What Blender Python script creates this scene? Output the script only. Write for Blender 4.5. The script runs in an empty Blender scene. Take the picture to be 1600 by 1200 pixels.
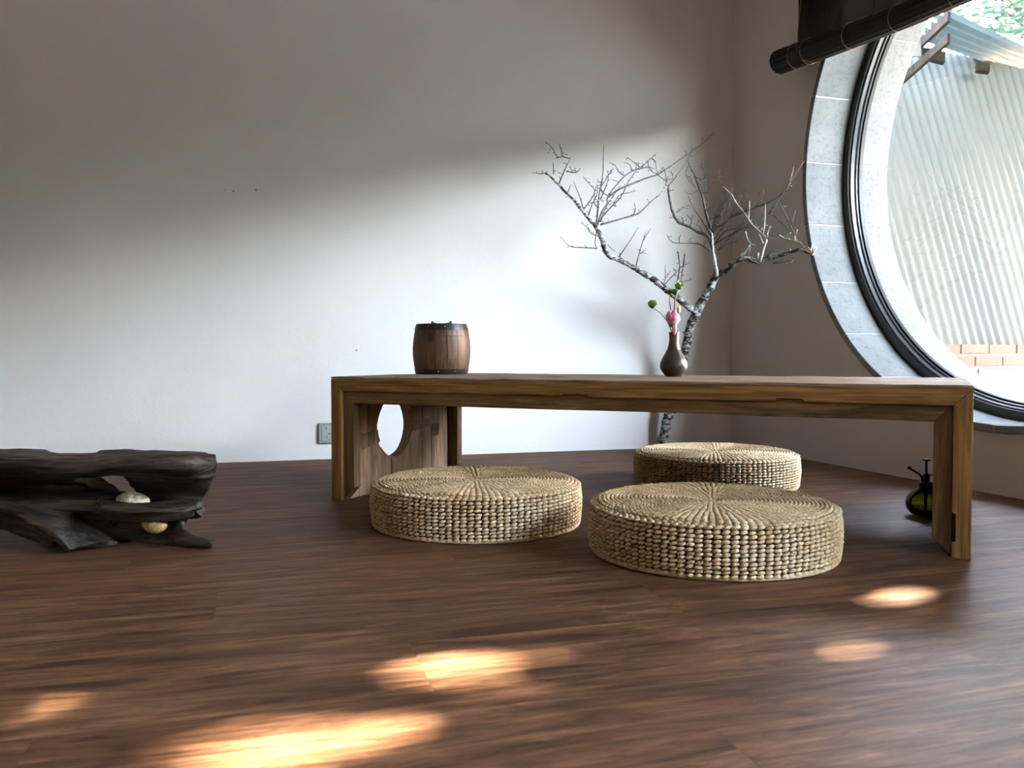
import bpy, bmesh, math, random
from mathutils import Vector, Matrix, noise
R = math.radians
sc = bpy.context.scene
col = sc.collection
rnd = random.Random(7)

# ------------------------------------------------------------------ camera, sky, sun, exposure
CAMZ = 0.428
PITCH = math.atan(44 / 1330.0)
cd = bpy.data.cameras.new('camera')
cd.sensor_width = 36.0
cd.lens = 1330.0 / 1600.0 * 36.0
cd.clip_start = 0.05
cd.clip_end = 200
cd.dof.use_dof = True
cd.dof.focus_distance = 2.3
cd.dof.aperture_fstop = 8.0
cam = bpy.data.objects.new('camera', cd)
col.objects.link(cam)
cam.location = (0, 0, CAMZ)
cam.rotation_euler = (math.pi / 2 - PITCH, 0, 0)
sc.camera = cam

w = bpy.data.worlds.new('sky')
sc.world = w
w.use_nodes = True
bg = w.node_tree.nodes['Background']
sk = w.node_tree.nodes.new('ShaderNodeTexSky')
sk.sky_type = 'NISHITA'; sk.sun_disc = False
sk.sun_elevation = R(31.5); sk.sun_rotation = R(61.6)
sk.air_density = 1.0; sk.dust_density = 0.25
wb = w.node_tree.nodes.new('ShaderNodeMix'); wb.data_type = 'RGBA'; wb.blend_type = 'MULTIPLY'
wb.inputs[0].default_value = 1.0
w.node_tree.links.new(sk.outputs[0], wb.inputs[6]); wb.inputs[7].default_value = (1.42, 1.04, 0.79, 1)   # camera white balance
w.node_tree.links.new(wb.outputs[2], bg.inputs[0])
bg.inputs[1].default_value = 23.0

SUN_DIR = Vector((1.72, 0.93, 1.20)).normalized()      # towards the sun
sd = bpy.data.lights.new('sun', 'SUN')
sd.energy = 230.0
sd.angle = R(0.53)
sd.color = (1.0, 0.86, 0.68)
sun = bpy.data.objects.new('sun', sd)
col.objects.link(sun)
sun.rotation_euler = SUN_DIR.to_track_quat('Z', 'Y').to_euler()

sc.view_settings.view_transform = 'Standard'
sc.view_settings.look = 'None'
sc.view_settings.gamma = 1.0
sc.view_settings.use_curve_mapping = False
sc.view_settings.exposure = 0.0
sc.cycles.use_denoising = True
sc.cycles.sample_clamp_indirect = 6.0
sc.cycles.max_bounces = 10
sc.cycles.transparent_max_bounces = 16
sc.cycles.caustics_reflective = False
sc.cycles.caustics_refractive = False

# ------------------------------------------------------------------ geometry of the place
_fw = Vector((0, math.cos(PITCH), -math.sin(PITCH)))
_up = Vector((0, math.sin(PITCH), math.cos(PITCH)))
def ray(x, y):
    return Vector((x - 800.0, 0, 0)) + _up * (600.0 - y) + _fw * 1330.0
def at(x, y, depth):
    """world point at world y = depth"""
    d = ray(x, y)
    return Vector((0, 0, CAMZ)) + d * (depth / d.y)
def on_z(x, y, z=0.0):
    d = ray(x, y)
    return Vector((0, 0, CAMZ)) + d * ((z - CAMZ) / d.z)

CORNER = Vector((1.047, 4.051, 0))
A1, A2 = R(16.42), R(-72.61)
E1 = Vector((math.cos(A1), math.sin(A1), 0))       # along the back wall
N1 = Vector((-E1.y, E1.x, 0))                      # out through the back wall
E2 = Vector((math.cos(A2), math.sin(A2), 0))       # along the window wall, towards the camera
N2 = Vector((-E2.y, E2.x, 0))                      # out through the window wall
def WW(u, z, off=0.0):
    return CORNER + E2 * u + N2 * off + Vector((0, 0, z))
WU, WZ = 1.5, 1.155
WU2 = 4.25                 # centre of the added second window along the same wall

# ------------------------------------------------------------------ object helpers
def tag(o, label=None, cat=None, group=None, kind=None):
    if label: o['label'] = label
    if cat: o['category'] = cat
    if group: o['group'] = group
    if kind: o['kind'] = kind
    return o
def link(name, me, mat=None, parent=None):
    o = bpy.data.objects.new(name, me)
    col.objects.link(o)
    if mat is not None and not me.materials: me.materials.append(mat)
    if parent is not None: o.parent = parent
    return o
def empty(name, loc=(0, 0, 0), rz=0.0, parent=None):
    o = bpy.data.objects.new(name, None)
    o.empty_display_size = 0.05
    o.location = loc
    o.rotation_euler = (0, 0, rz)
    col.objects.link(o)
    if parent is not None: o.parent = parent
    return o
class MB:
    def __init__(s): s.v = []; s.f = []
    def add(s, vs, fs):
        b = len(s.v); s.v += [tuple(x) for x in vs]; s.f += [tuple(i + b for i in f) for f in fs]
    def box(s, lo, hi):
        x0, y0, z0 = lo; x1, y1, z1 = hi
        s.add([(x0,y0,z0),(x1,y0,z0),(x1,y1,z0),(x0,y1,z0),(x0,y0,z1),(x1,y0,z1),(x1,y1,z1),(x0,y1,z1)],
              [(3,2,1,0),(4,5,6,7),(0,1,5,4),(1,2,6,5),(2,3,7,6),(3,0,4,7)])
    def prism(s, pts, vec):
        """closed outline pts extruded by vec"""
        n = len(pts); vec = Vector(vec)
        a = [Vector(p) for p in pts]; b = [p + vec for p in a]
        s.add(a + b, [tuple(range(n))[::-1], tuple(range(n, 2*n))] + [(i, (i+1) % n, n + (i+1) % n, n + i) for i in range(n)])
    def tube(s, pts, rad, seg=6, cap=True):
        pts = [Vector(p) for p in pts]; n = len(pts)
        if not isinstance(rad, (list, tuple)): rad = [rad] * n
        vs = []; fs = []
        ref = None
        for i, p in enumerate(pts):
            d = (pts[min(i+1, n-1)] - pts[max(i-1, 0)])
            if d.length < 1e-9: d = Vector((0, 0, 1))
            d.normalize()
            if ref is None: ref = Vector((0, 0, 1)) if abs(d.z) < .8 else Vector((1, 0, 0))
            x = d.cross(ref)
            if x.length < 1e-4: x = d.cross(Vector((0.3, 1, 0.2)))
            x.normalize(); y = d.cross(x).normalized(); ref = -y if False else ref
            for k in range(seg):
                a = 2 * math.pi * k / seg
                vs.append(p + (x * math.cos(a) + y * math.sin(a)) * rad[i])
        for i in range(n - 1):
            for k in range(seg):
                k2 = (k + 1) % seg
                fs.append((i*seg+k, i*seg+k2, (i+1)*seg+k2, (i+1)*seg+k))
        if cap:
            fs.append(tuple(range(seg))[::-1]); fs.append(tuple((n-1)*seg + k for k in range(seg)))
        s.add(vs, fs)
    def lathe(s, prof, seg=32, c=(0, 0, 0)):
        """prof: list of (r, z)"""
        vs = []; fs = []
        for r, z in prof:
            for k in range(seg):
                a = 2 * math.pi * k / seg
                vs.append((c[0] + r * math.cos(a), c[1] + r * math.sin(a), c[2] + z))
        for i in range(len(prof) - 1):
            for k in range(seg):
                k2 = (k + 1) % seg
                fs.append((i*seg+k, i*seg+k2, (i+1)*seg+k2, (i+1)*seg+k))
        s.add(vs, fs)
    def ball(s, c, r, seg=8, rings=5, sc_=(1, 1, 1), M=None):
        vs = []; fs = []
        c = Vector(c)
        def P(v):
            v = Vector((v[0]*sc_[0]*r, v[1]*sc_[1]*r, v[2]*sc_[2]*r))
            if M is not None: v = M @ v
            return c + v
        vs.append(P((0, 0, -1)))
        for i in range(1, rings):
            t = -math.pi/2 + math.pi * i / rings
            for k in range(seg):
                a = 2*math.pi*k/seg
                vs.append(P((math.cos(t)*math.cos(a), math.cos(t)*math.sin(a), math.sin(t))))
        vs.append(P((0, 0, 1)))
        for k in range(seg): fs.append((0, 1 + (k+1) % seg, 1 + k))
        for i in range(rings - 2):
            for k in range(seg):
                k2 = (k+1) % seg; b = 1 + i*seg
                fs.append((b+k, b+k2, b+seg+k2, b+seg+k))
        b = 1 + (rings-2)*seg; top = len(vs) - 1
        for k in range(seg): fs.append((b+k, b+(k+1) % seg, top))
        s.add(vs, fs)
    def mesh(s, name, smooth=False, fix=False):
        me = bpy.data.meshes.new(name)
        me.from_pydata(s.v, [], s.f)
        if fix:
            bm = bmesh.new(); bm.from_mesh(me); bmesh.ops.recalc_face_normals(bm, faces=bm.faces); bm.to_mesh(me); bm.free()
        if smooth:
            me.polygons.foreach_set('use_smooth', [True] * len(me.polygons))
        me.update()
        return me
    def build(s, name, mat, parent=None, smooth=False, fix=True):
        return link(name, s.mesh(name, smooth, fix), mat, parent)
def bevel(o, wd=0.002, seg=2):
    m = o.modifiers.new('bevel', 'BEVEL'); m.width = wd; m.segments = seg; m.limit_method = 'ANGLE'; m.angle_limit = R(40)
    return o

# ------------------------------------------------------------------ materials
def newmat(name):
    m = bpy.data.materials.new(name); m.use_nodes = True
    nt = m.node_tree
    return m, nt, nt.nodes['Principled BSDF']
def setp(b, **k):
    for a, v in k.items():
        b.inputs[a.replace('_', ' ')].default_value = v
def plain(name, c, rough=0.6, metal=0.0, **k):
    m, nt, b = newmat(name)
    b.inputs['Base Color'].default_value = (*c, 1); b.inputs['Roughness'].default_value = rough; b.inputs['Metallic'].default_value = metal
    setp(b, **k)
    return m
def coords(nt, scale=(1, 1, 1), rand=0.0, rot=(0, 0, 0)):
    tc = nt.nodes.new('ShaderNodeTexCoord'); mp = nt.nodes.new('ShaderNodeMapping')
    mp.inputs['Scale'].default_value = scale; mp.inputs['Rotation'].default_value = rot
    nt.links.new(tc.outputs['Object'], mp.inputs['Vector'])
    if rand:
        oi = nt.nodes.new('ShaderNodeObjectInfo'); mu = nt.nodes.new('ShaderNodeMath'); mu.operation = 'MULTIPLY'; mu.inputs[1].default_value = rand
        nt.links.new(oi.outputs['Random'], mu.inputs[0])
        cx = nt.nodes.new('ShaderNodeCombineXYZ')
        for i in range(3): nt.links.new(mu.outputs[0], cx.inputs[i])
        nt.links.new(cx.outputs[0], mp.inputs['Location'])
    return mp.outputs[0]
def nz(nt, vec, scale, detail=4.0, rough=0.55, dist=0.0):
    n = nt.nodes.new('ShaderNodeTexNoise'); n.inputs['Scale'].default_value = scale; n.inputs['Detail'].default_value = detail
    n.inputs['Roughness'].default_value = rough; n.inputs['Distortion'].default_value = dist
    nt.links.new(vec, n.inputs['Vector'])
    return n.outputs['Fac']
def ramp(nt, fac, stops):
    r = nt.nodes.new('ShaderNodeValToRGB'); e = r.color_ramp.elements
    while len(e) < len(stops): e.new(0.5)
    for i, (p, c) in enumerate(stops):
        e[i].position = p; e[i].color = (*c, 1) if len(c) == 3 else c
    nt.links.new(fac, r.inputs[0])
    return r.outputs[0]
def mix(nt, fac, a, b, mode='MIX'):
    m = nt.nodes.new('ShaderNodeMix'); m.data_type = 'RGBA'; m.blend_type = mode
    for s_, v in ((0, fac), (6, a), (7, b)):
        if hasattr(v, 'is_linked') or isinstance(v, bpy.types.NodeSocket): nt.links.new(v, m.inputs[s_])
        elif s_ == 0: m.inputs[0].default_value = v
        else: m.inputs[s_].default_value = (*v, 1)
    return m.outputs[2]
def bump(nt, b, h, strength=0.3, dist=0.002):
    n = nt.nodes.new('ShaderNodeBump'); n.inputs['Strength'].default_value = strength; n.inputs['Distance'].default_value = dist
    nt.links.new(h, n.inputs['Height']); nt.links.new(n.outputs[0], b.inputs['Normal'])
def maprange(nt, fac, a, b_):
    n = nt.nodes.new('ShaderNodeMapRange'); n.inputs['To Min'].default_value = a; n.inputs['To Max'].default_value = b_
    nt.links.new(fac, n.inputs[0]); return n.outputs[0]

def m_plaster(name, c1, c2):
    m, nt, b = newmat(name)
    v = coords(nt)
    big = nz(nt, v, 1.3, 4, 0.6)
    cc = ramp(nt, big, [(0.3, c1), (0.7, c2)])
    nt.links.new(cc, b.inputs['Base Color']); b.inputs['Roughness'].default_value = 0.9
    h1 = nz(nt, v, 9, 5, 0.6); h2 = nz(nt, v, 140, 3, 0.6)
    hh = mix(nt, 0.25, h1, h2)
    bump(nt, b, hh, 0.35, 0.006)
    return m
M_WALL = m_plaster('plaster_white', (0.76, 0.75, 0.73), (0.82, 0.81, 0.79))
M_WALL2 = m_plaster('plaster_window_wall', (0.78, 0.755, 0.72), (0.83, 0.805, 0.77))
M_CEIL = m_plaster('plaster_ceiling', (0.70, 0.70, 0.68), (0.76, 0.76, 0.74))

def m_floor():
    m, nt, b = newmat('floor_wood')
    v = coords(nt, (1, 1, 1), 37.0)
    def stretch(sx, sy):
        mp = nt.nodes.new('ShaderNodeMapping'); mp.inputs['Scale'].default_value = (sx, sy, 1); nt.links.new(v, mp.inputs['Vector']); return mp.outputs[0]
    g1 = nz(nt, stretch(1.6, 14), 2.0, 8, 0.65, 1.2)
    g2 = nz(nt, stretch(7, 160), 1.0, 5, 0.6, 0.4)
    g3 = nz(nt, stretch(2.6, 9), 3.0, 7, 0.72, 2.2)
    c = ramp(nt, g1, [(0.36, (0.040, 0.018, 0.009)), (0.46, (0.098, 0.046, 0.023)), (0.55, (0.150, 0.074, 0.038)), (0.68, (0.25, 0.135, 0.074))])
    c2 = ramp(nt, g2, [(0.35, (0.72, 0.70, 0.68)), (0.6, (1.05, 1.04, 1.03))])
    c = mix(nt, 1.0, c, c2, 'MULTIPLY')
    c3 = ramp(nt, g3, [(0.34, (0.50, 0.50, 0.52)), (0.48, (0.92, 0.92, 0.92)), (0.6, (1.05, 1.05, 1.05)), (0.72, (1.40, 1.36, 1.30))])
    c = mix(nt, 0.9, c, c3, 'MULTIPLY')
    oi = nt.nodes.new('ShaderNodeObjectInfo')
    c4 = ramp(nt, oi.outputs['Random'], [(0.0, (0.93, 0.93, 0.935)), (1.0, (1.05, 1.04, 1.04))])
    c = mix(nt, 1.0, c, c4, 'MULTIPLY')
    nt.links.new(c, b.inputs['Base Color'])
    nt.links.new(maprange(nt, g2, 0.42, 0.56), b.inputs['Roughness'])
    b.inputs['Specular IOR Level'].default_value = 0.25
    bump(nt, b, g2, 0.25, 0.0008)
    return m
M_FLOOR = m_floor()
M_SUB = plain('underlay', (0.03, 0.018, 0.012), 0.9)

def m_wood(name, stops, grain='x', rough=0.6, gscale=1.0, spec=0.35, dark=None, bstr=0.35):
    m, nt, b = newmat(name)
    s = {'x': (1.2, 12, 12), 'y': (12, 1.2, 12), 'z': (12, 12, 1.2)}[grain]
    v = coords(nt, s, 11.0)
    s2 = {'x': (6, 150, 150), 'y': (150, 6, 150), 'z': (150, 150, 6)}[grain]
    v2 = coords(nt, s2, 5.0)
    g = nz(nt, v, 1.6 * gscale, 6, 0.62, 1.6)
    f = nz(nt, v2, 1.0, 4, 0.6, 0.3)
    c = ramp(nt, g, stops)
    c = mix(nt, 1.0, c, ramp(nt, f, [(0.34, (0.48, 0.46, 0.44)), (0.60, (1.12, 1.12, 1.12))]), 'MULTIPLY')
    if dark:
        v3 = coords(nt, {'x': (1.5, 9, 9), 'y': (9, 1.5, 9), 'z': (9, 9, 1.5)}[grain], 3.0)
        d = nz(nt, v3, 2.6, 5, 0.65, 0.8)
        c = mix(nt, ramp(nt, d, [(0.5, (0, 0, 0)), (0.66, (1, 1, 1))]), c, dark)
    nt.links.new(c, b.inputs['Base Color']); b.inputs['Roughness'].default_value = rough; b.inputs['Specular IOR Level'].default_value = spec
    bump(nt, b, mix(nt, 0.5, g, f), bstr, 0.003)
    return m
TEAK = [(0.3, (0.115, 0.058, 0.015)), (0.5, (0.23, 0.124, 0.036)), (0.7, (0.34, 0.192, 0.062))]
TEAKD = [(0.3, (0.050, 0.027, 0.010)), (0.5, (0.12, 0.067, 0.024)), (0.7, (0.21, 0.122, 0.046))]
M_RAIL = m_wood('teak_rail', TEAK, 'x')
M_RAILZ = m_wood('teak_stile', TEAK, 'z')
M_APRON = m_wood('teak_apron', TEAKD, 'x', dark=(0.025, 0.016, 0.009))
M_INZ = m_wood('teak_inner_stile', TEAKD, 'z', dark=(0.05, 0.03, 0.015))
M_TOP = m_wood('weathered_top', [(0.28, (0.07, 0.046, 0.030)), (0.5, (0.19, 0.135, 0.095)), (0.72, (0.31, 0.235, 0.18))], 'x', 0.62, 1.3, 0.3, bstr=1.0)
M_PANEL = m_wood('panel_wood', [(0.3, (0.20, 0.125, 0.075)), (0.5, (0.34, 0.22, 0.135)), (0.7, (0.46, 0.31, 0.20))], 'z', 0.6, 1.2, dark=(0.12, 0.07, 0.04))
M_PATCH = m_wood('patch_wood', [(0.3, (0.09, 0.06, 0.038)), (0.5, (0.20, 0.135, 0.085)), (0.7, (0.32, 0.23, 0.15))], 'z', 0.7, 2.0, dark=(0.05, 0.03, 0.02))
M_BARREL = m_wood('barrel_wood', [(0.3, (0.040, 0.019, 0.010)), (0.5, (0.085, 0.041, 0.022)), (0.7, (0.15, 0.078, 0.045))], 'z', 0.48, 2.5, 0.35)
M_BAND = plain('barrel_band', (0.022, 0.022, 0.022), 0.38, 0.6)
M_STUD = plain('brass_stud', (0.75, 0.62, 0.36), 0.25, 1.0)
M_IRON = plain('black_iron', (0.012, 0.012, 0.012), 0.45, 0.4)
M_FIBRE = plain('pale_fibre', (0.6, 0.42, 0.26), 0.7)

def m_straw():
    m, nt, b = newmat('rush_straw')
    v = coords(nt)
    n1 = nz(nt, v, 14, 3, 0.6); n2 = nz(nt, v, 110, 3, 0.6)
    c = ramp(nt, n1, [(0.3, (0.54, 0.38, 0.20)), (0.5, (0.68, 0.52, 0.315)), (0.7, (0.78, 0.66, 0.46))])
    c = mix(nt, 1.0, c, ramp(nt, n2, [(0.3, (0.62, 0.57, 0.50)), (0.55, (1.0, 1.0, 1.0)), (0.75, (1.12, 1.12, 1.1))]), 'MULTIPLY')
    nt.links.new(c, b.inputs['Base Color']); b.inputs['Roughness'].default_value = 0.5; b.inputs['Specular IOR Level'].default_value = 0.35
    return m
M_STRAW = m_straw()
M_STRAWD = plain('rush_core', (0.10, 0.065, 0.032), 0.9)

def m_drift():
    m, nt, b = newmat('driftwood_dark')
    v = coords(nt, (2.0, 9, 14)); v2 = coords(nt, (9, 60, 110), 0, (0, R(8), 0))
    g = nz(nt, v, 1.6, 6, 0.65, 1.0); f = nz(nt, v2, 1.0, 5, 0.65, 0.6)
    c = ramp(nt, g, [(0.34, (0.007, 0.006, 0.005)), (0.5, (0.030, 0.025, 0.019)), (0.60, (0.080, 0.060, 0.042)), (0.74, (0.20, 0.155, 0.11))])
    c = mix(nt, 1.0, c, ramp(nt, f, [(0.38, (0.30, 0.30, 0.30)), (0.62, (1.5, 1.5, 1.5))]), 'MULTIPLY')
    nt.links.new(c, b.inputs['Base Color']); b.inputs['Roughness'].default_value = 0.5; b.inputs['Specular IOR Level'].default_value = 0.45
    bump(nt, b, mix(nt, 0.5, g, f), 0.9, 0.008)
    return m
M_DRIFT = m_drift()
def m_stone_egg(name, a, b_, c_):
    m, nt, b = newmat(name)
    v = coords(nt); n = nz(nt, v, 95, 5, 0.7, 0.6)
    nt.links.new(ramp(nt, n, [(0.38, a), (0.5, b_), (0.64, c_)]), b.inputs['Base Color']); b.inputs['Roughness'].default_value = 0.42
    bump(nt, b, n, 0.3, 0.001)
    return m
M_EGG1 = m_stone_egg('speckled_stone', (0.07, 0.05, 0.03), (0.42, 0.34, 0.22), (0.70, 0.62, 0.47))
M_EGG2 = m_stone_egg('ochre_stone', (0.10, 0.07, 0.03), (0.36, 0.24, 0.09), (0.60, 0.46, 0.22))

def m_bark():
    m, nt, b = newmat('lichen_bark')
    v = coords(nt); v2 = coords(nt, (1, 1, 2.2))
    n = nz(nt, v2, 34, 4, 0.6, 0.7); n2 = nz(nt, v, 160, 3, 0.6)
    c = ramp(nt, n, [(0.44, (0.020, 0.022, 0.024)), (0.49, (0.07, 0.075, 0.08)), (0.53, (0.48, 0.48, 0.47)), (0.75, (0.72, 0.71, 0.69))])
    c = mix(nt, 1.0, c, ramp(nt, n2, [(0.3, (0.6, 0.6, 0.6)), (0.6, (1.05, 1.05, 1.05))]), 'MULTIPLY')
    nt.links.new(c, b.inputs['Base Color']); b.inputs['Roughness'].default_value = 0.7
    bump(nt, b, n, 0.8, 0.004)
    return m
M_BARK = m_bark()
M_BARKD = m_stone_egg('dark_bark', (0.018, 0.018, 0.02), (0.045, 0.045, 0.048), (0.24, 0.24, 0.235))
M_BARKW = m_stone_egg('pale_bark', (0.20, 0.20, 0.20), (0.50, 0.49, 0.47), (0.70, 0.69, 0.66))

def m_grey_stone(name, a, b_):
    m, nt, b = newmat(name)
    v = coords(nt, (1, 1, 1), 9.0); n = nz(nt, v, 5, 5, 0.6); n2 = nz(nt, v, 60, 4, 0.65)
    c = ramp(nt, n, [(0.3, a), (0.7, b_)])
    c = mix(nt, 1.0, c, ramp(nt, n2, [(0.30, (0.72, 0.72, 0.72)), (0.5, (1, 1, 1))]), 'MULTIPLY')
    nt.links.new(c, b.inputs['Base Color']); b.inputs['Roughness'].default_value = 0.8; b.inputs['Specular IOR Level'].default_value = 0.12
    bump(nt, b, n2, 0.3, 0.002)
    return m
M_STONE = m_grey_stone('grey_stone', (0.14, 0.15, 0.148), (0.21, 0.22, 0.217))
M_STONE2 = m_grey_stone('pale_stone', (0.16, 0.16, 0.155), (0.21, 0.21, 0.205))
M_MORTAR = m_grey_stone('mortar', (0.42, 0.42, 0.41), (0.52, 0.52, 0.51))
M_FRAME = plain('black_window_steel', (0.006, 0.008, 0.009), 0.5, 0.0)
M_BEAD = plain('grey_glazing_bead', (0.10, 0.105, 0.11), 0.3, 0.5)

def m_glass(name, tint=(1, 1, 1), thin=True):
    m, nt, b = newmat(name)
    nt.nodes.remove(b)
    out = nt.nodes['Material Output']
    t = nt.nodes.new('ShaderNodeBsdfTransparent'); t.inputs[0].default_value = (*tint, 1)
    g = nt.nodes.new('ShaderNodeBsdfGlossy'); g.inputs['Roughness'].default_value = 0.02
    fr = nt.nodes.new('ShaderNodeFresnel'); fr.inputs[0].default_value = 1.45
    mx = nt.nodes.new('ShaderNodeMixShader')
    nt.links.new(fr.outputs[0], mx.inputs[0]); nt.links.new(t.outputs[0], mx.inputs[1]); nt.links.new(g.outputs[0], mx.inputs[2])
    nt.links.new(mx.outputs[0], out.inputs[0])
    return m
M_GLASS = m_glass('window_glass', (0.96, 0.98, 0.97))
M_GREENGLASS = m_glass('green_glass', (0.36, 0.40, 0.05))

def m_blind():
    m, nt, b = newmat('blind_bamboo')
    v = coords(nt, (1, 1, 1)); n = nz(nt, v, 18, 4, 0.6)
    nt.links.new(ramp(nt, n, [(0.3, (0.003, 0.0022, 0.0018)), (0.7, (0.009, 0.006, 0.004))]), b.inputs['Base Color']); b.inputs['Roughness'].default_value = 0.6; b.inputs['Specular IOR Level'].default_value = 0.15
    return m
M_BLIND = m_blind()
M_THREAD = plain('blind_thread', (0.25, 0.15, 0.06), 0.7)

def m_translucent(name, c, f=0.5, streak=(60, 60, 1.2), rough=0.75):
    m, nt, b = newmat(name)
    out = nt.nodes['Material Output']
    v = coords(nt, streak); n = nz(nt, v, 1.0, 4, 0.6, 0.2)
    cc = mix(nt, 1.0, c, ramp(nt, n, [(0.3, (0.82, 0.84, 0.84)), (0.6, (1, 1, 1))]), 'MULTIPLY')
    nt.links.new(cc, b.inputs['Base Color']); b.inputs['Roughness'].default_value = rough; b.inputs['Specular IOR Level'].default_value = 0.12
    t = nt.nodes.new('ShaderNodeBsdfTranslucent'); nt.links.new(cc, t.inputs[0])
    mx = nt.nodes.new('ShaderNodeMixShader'); mx.inputs[0].default_value = f
    nt.links.new(b.outputs[0], mx.inputs[1]); nt.links.new(t.outputs[0], mx.inputs[2]); nt.links.new(mx.outputs[0], out.inputs[0])
    return m
M_SHEET = m_translucent('corrugated_sheet', (0.044, 0.051, 0.0515), 0.0, (18, 18, 2))
M_ROOFSHEET = m_translucent('awning_sheet', (0.040, 0.062, 0.064), 0.35, (5, 5, 5))
M_TIMBER = m_wood('grey_timber', [(0.3, (0.005, 0.0045, 0.004)), (0.5, (0.013, 0.0115, 0.010)), (0.7, (0.024, 0.021, 0.019))], 'x', 0.85, 1.0, 0.03)
M_BRICK = m_grey_stone('pale_brick', (0.060, 0.040, 0.035), (0.078, 0.056, 0.050))
M_RENDER = m_grey_stone('pale_render', (0.058, 0.062, 0.062), (0.072, 0.076, 0.077))
M_GROUND = m_grey_stone('yard_ground', (0.24, 0.235, 0.22), (0.32, 0.315, 0.30))
def m_leaf():
    m, nt, b = newmat('leaf')
    out = nt.nodes['Material Output']
    v = coords(nt); n = nz(nt, v, 3, 2, 0.5)
    cc = ramp(nt, n, [(0.3, (0.004, 0.016, 0.0125)), (0.7, (0.011, 0.032, 0.026))])
    nt.links.new(cc, b.inputs['Base Color']); b.inputs['Roughness'].default_value = 0.7; b.inputs['Specular IOR Level'].default_value = 0.1
    t = nt.nodes.new('ShaderNodeBsdfTranslucent'); nt.links.new(cc, t.inputs[0])
    mx = nt.nodes.new('ShaderNodeMixShader'); mx.inputs[0].default_value = 0.15
    nt.links.new(b.outputs[0], mx.inputs[1]); nt.links.new(t.outputs[0], mx.inputs[2]); nt.links.new(mx.outputs[0], out.inputs[0])
    return m
M_LEAF = m_leaf()

# ------------------------------------------------------------------ room shell
ROOM_W, ROOM_D, ROOM_H = 5.0, 6.6, 2.75
def P1(u, v, z=0.0):           # u along the back wall from the corner (negative = left), v into the room
    return CORNER + E1 * u - N1 * v + Vector((0, 0, z))
# floor slab, planks as its parts
floor = MB(); floor.prism([P1(-ROOM_W, 0, -0.14), P1(0.06, 0, -0.14), P1(0.35, ROOM_D, -0.14), P1(-ROOM_W, ROOM_D, -0.14)], (0, 0, 0.1315))
floor = tag(floor.build('floor', M_SUB), kind='structure')
PW, PL = 0.195, 1.22
pm = MB(); g = 0.00015
pm.prism([(g, g, -0.008), (PL - g, g, -0.008), (PL - g, PW - g, -0.008), (g, PW - g, -0.008)], (0, 0, 0.008))
plank_me = pm.mesh('plank', fix=True); plank_me.materials.append(M_FLOOR)
def wall_u(v):                 # where the window wall cuts a row
    return v * math.tan(A1 - A2 - math.pi/2) * -1.0
row = 0
v = 0.0
while v < ROOM_D - 0.05:
    # row occupies v .. v+PW ; plank local y points away from the back wall reversed
    umax = min(wall_u(v), wall_u(v + PW)) - 0.001
    off = (row * 0.47) % PL
    u = umax
    first = True
    while u > -ROOM_W + 0.02:
        ln = PL if not first else (off if off > 0.15 else PL)
        first = False
        ln = min(ln, u + ROOM_W)
        if abs(ln - PL) < 1e-6: me = plank_me
        else:
            q = MB(); q.prism([(g, g, -0.008), (ln - g, g, -0.008), (ln - g, PW - g, -0.008), (g, PW - g, -0.008)], (0, 0, 0.008)); me = q.mesh('plank', fix=True); me.materials.append(M_FLOOR)
        if v < 5.0 or u > -3.5:
            o = link('plank', me, None, floor)
            o.location = P1(u - ln, v + PW, 0); o.rotation_euler = (0, 0, A1)
        u -= ln
    v += PW; row += 1

def wallbox(name, a, b_, out, h=ROOM_H, t=0.24, mat=M_WALL, z0=-0.14):
    m = MB(); a = Vector(a); b_ = Vector(b_)
    m.prism([a + Vector((0, 0, z0)), b_ + Vector((0, 0, z0)), b_ + out * t + Vector((0, 0, z0)), a + out * t + Vector((0, 0, z0))], (0, 0, h - z0))
    return tag(m.build(name, mat), kind='structure')
wallbox('wall_back', P1(-ROOM_W, 0), P1(0.0, 0), N1)
wallbox('wall_left', P1(-ROOM_W, 0), P1(-ROOM_W, ROOM_D), -E1)
wallbox('wall_rear', P1(-ROOM_W, ROOM_D), P1(0.10, ROOM_D), -N1)
cm = MB(); cm.prism([P1(-ROOM_W - 0.2, -0.2, ROOM_H), P1(0.3, -0.2, ROOM_H), P1(0.5, ROOM_D + 0.2, ROOM_H), P1(-ROOM_W - 0.2, ROOM_D + 0.2, ROOM_H)], (0, 0, 0.2))
tag(cm.build('ceiling', M_CEIL), kind='structure')

# unseen eave added over the window to keep high sky off the shed
em = MB(); em.prism([WW(-0.4, 2.62, 0.342), WW(ROOM_D, 2.62, 0.342), WW(ROOM_D, 2.40, 1.15), WW(-0.4, 2.40, 1.15)], (0, 0, 0.10))
tag(em.build('trim_9', M_TIMBER), kind='structure')
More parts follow.
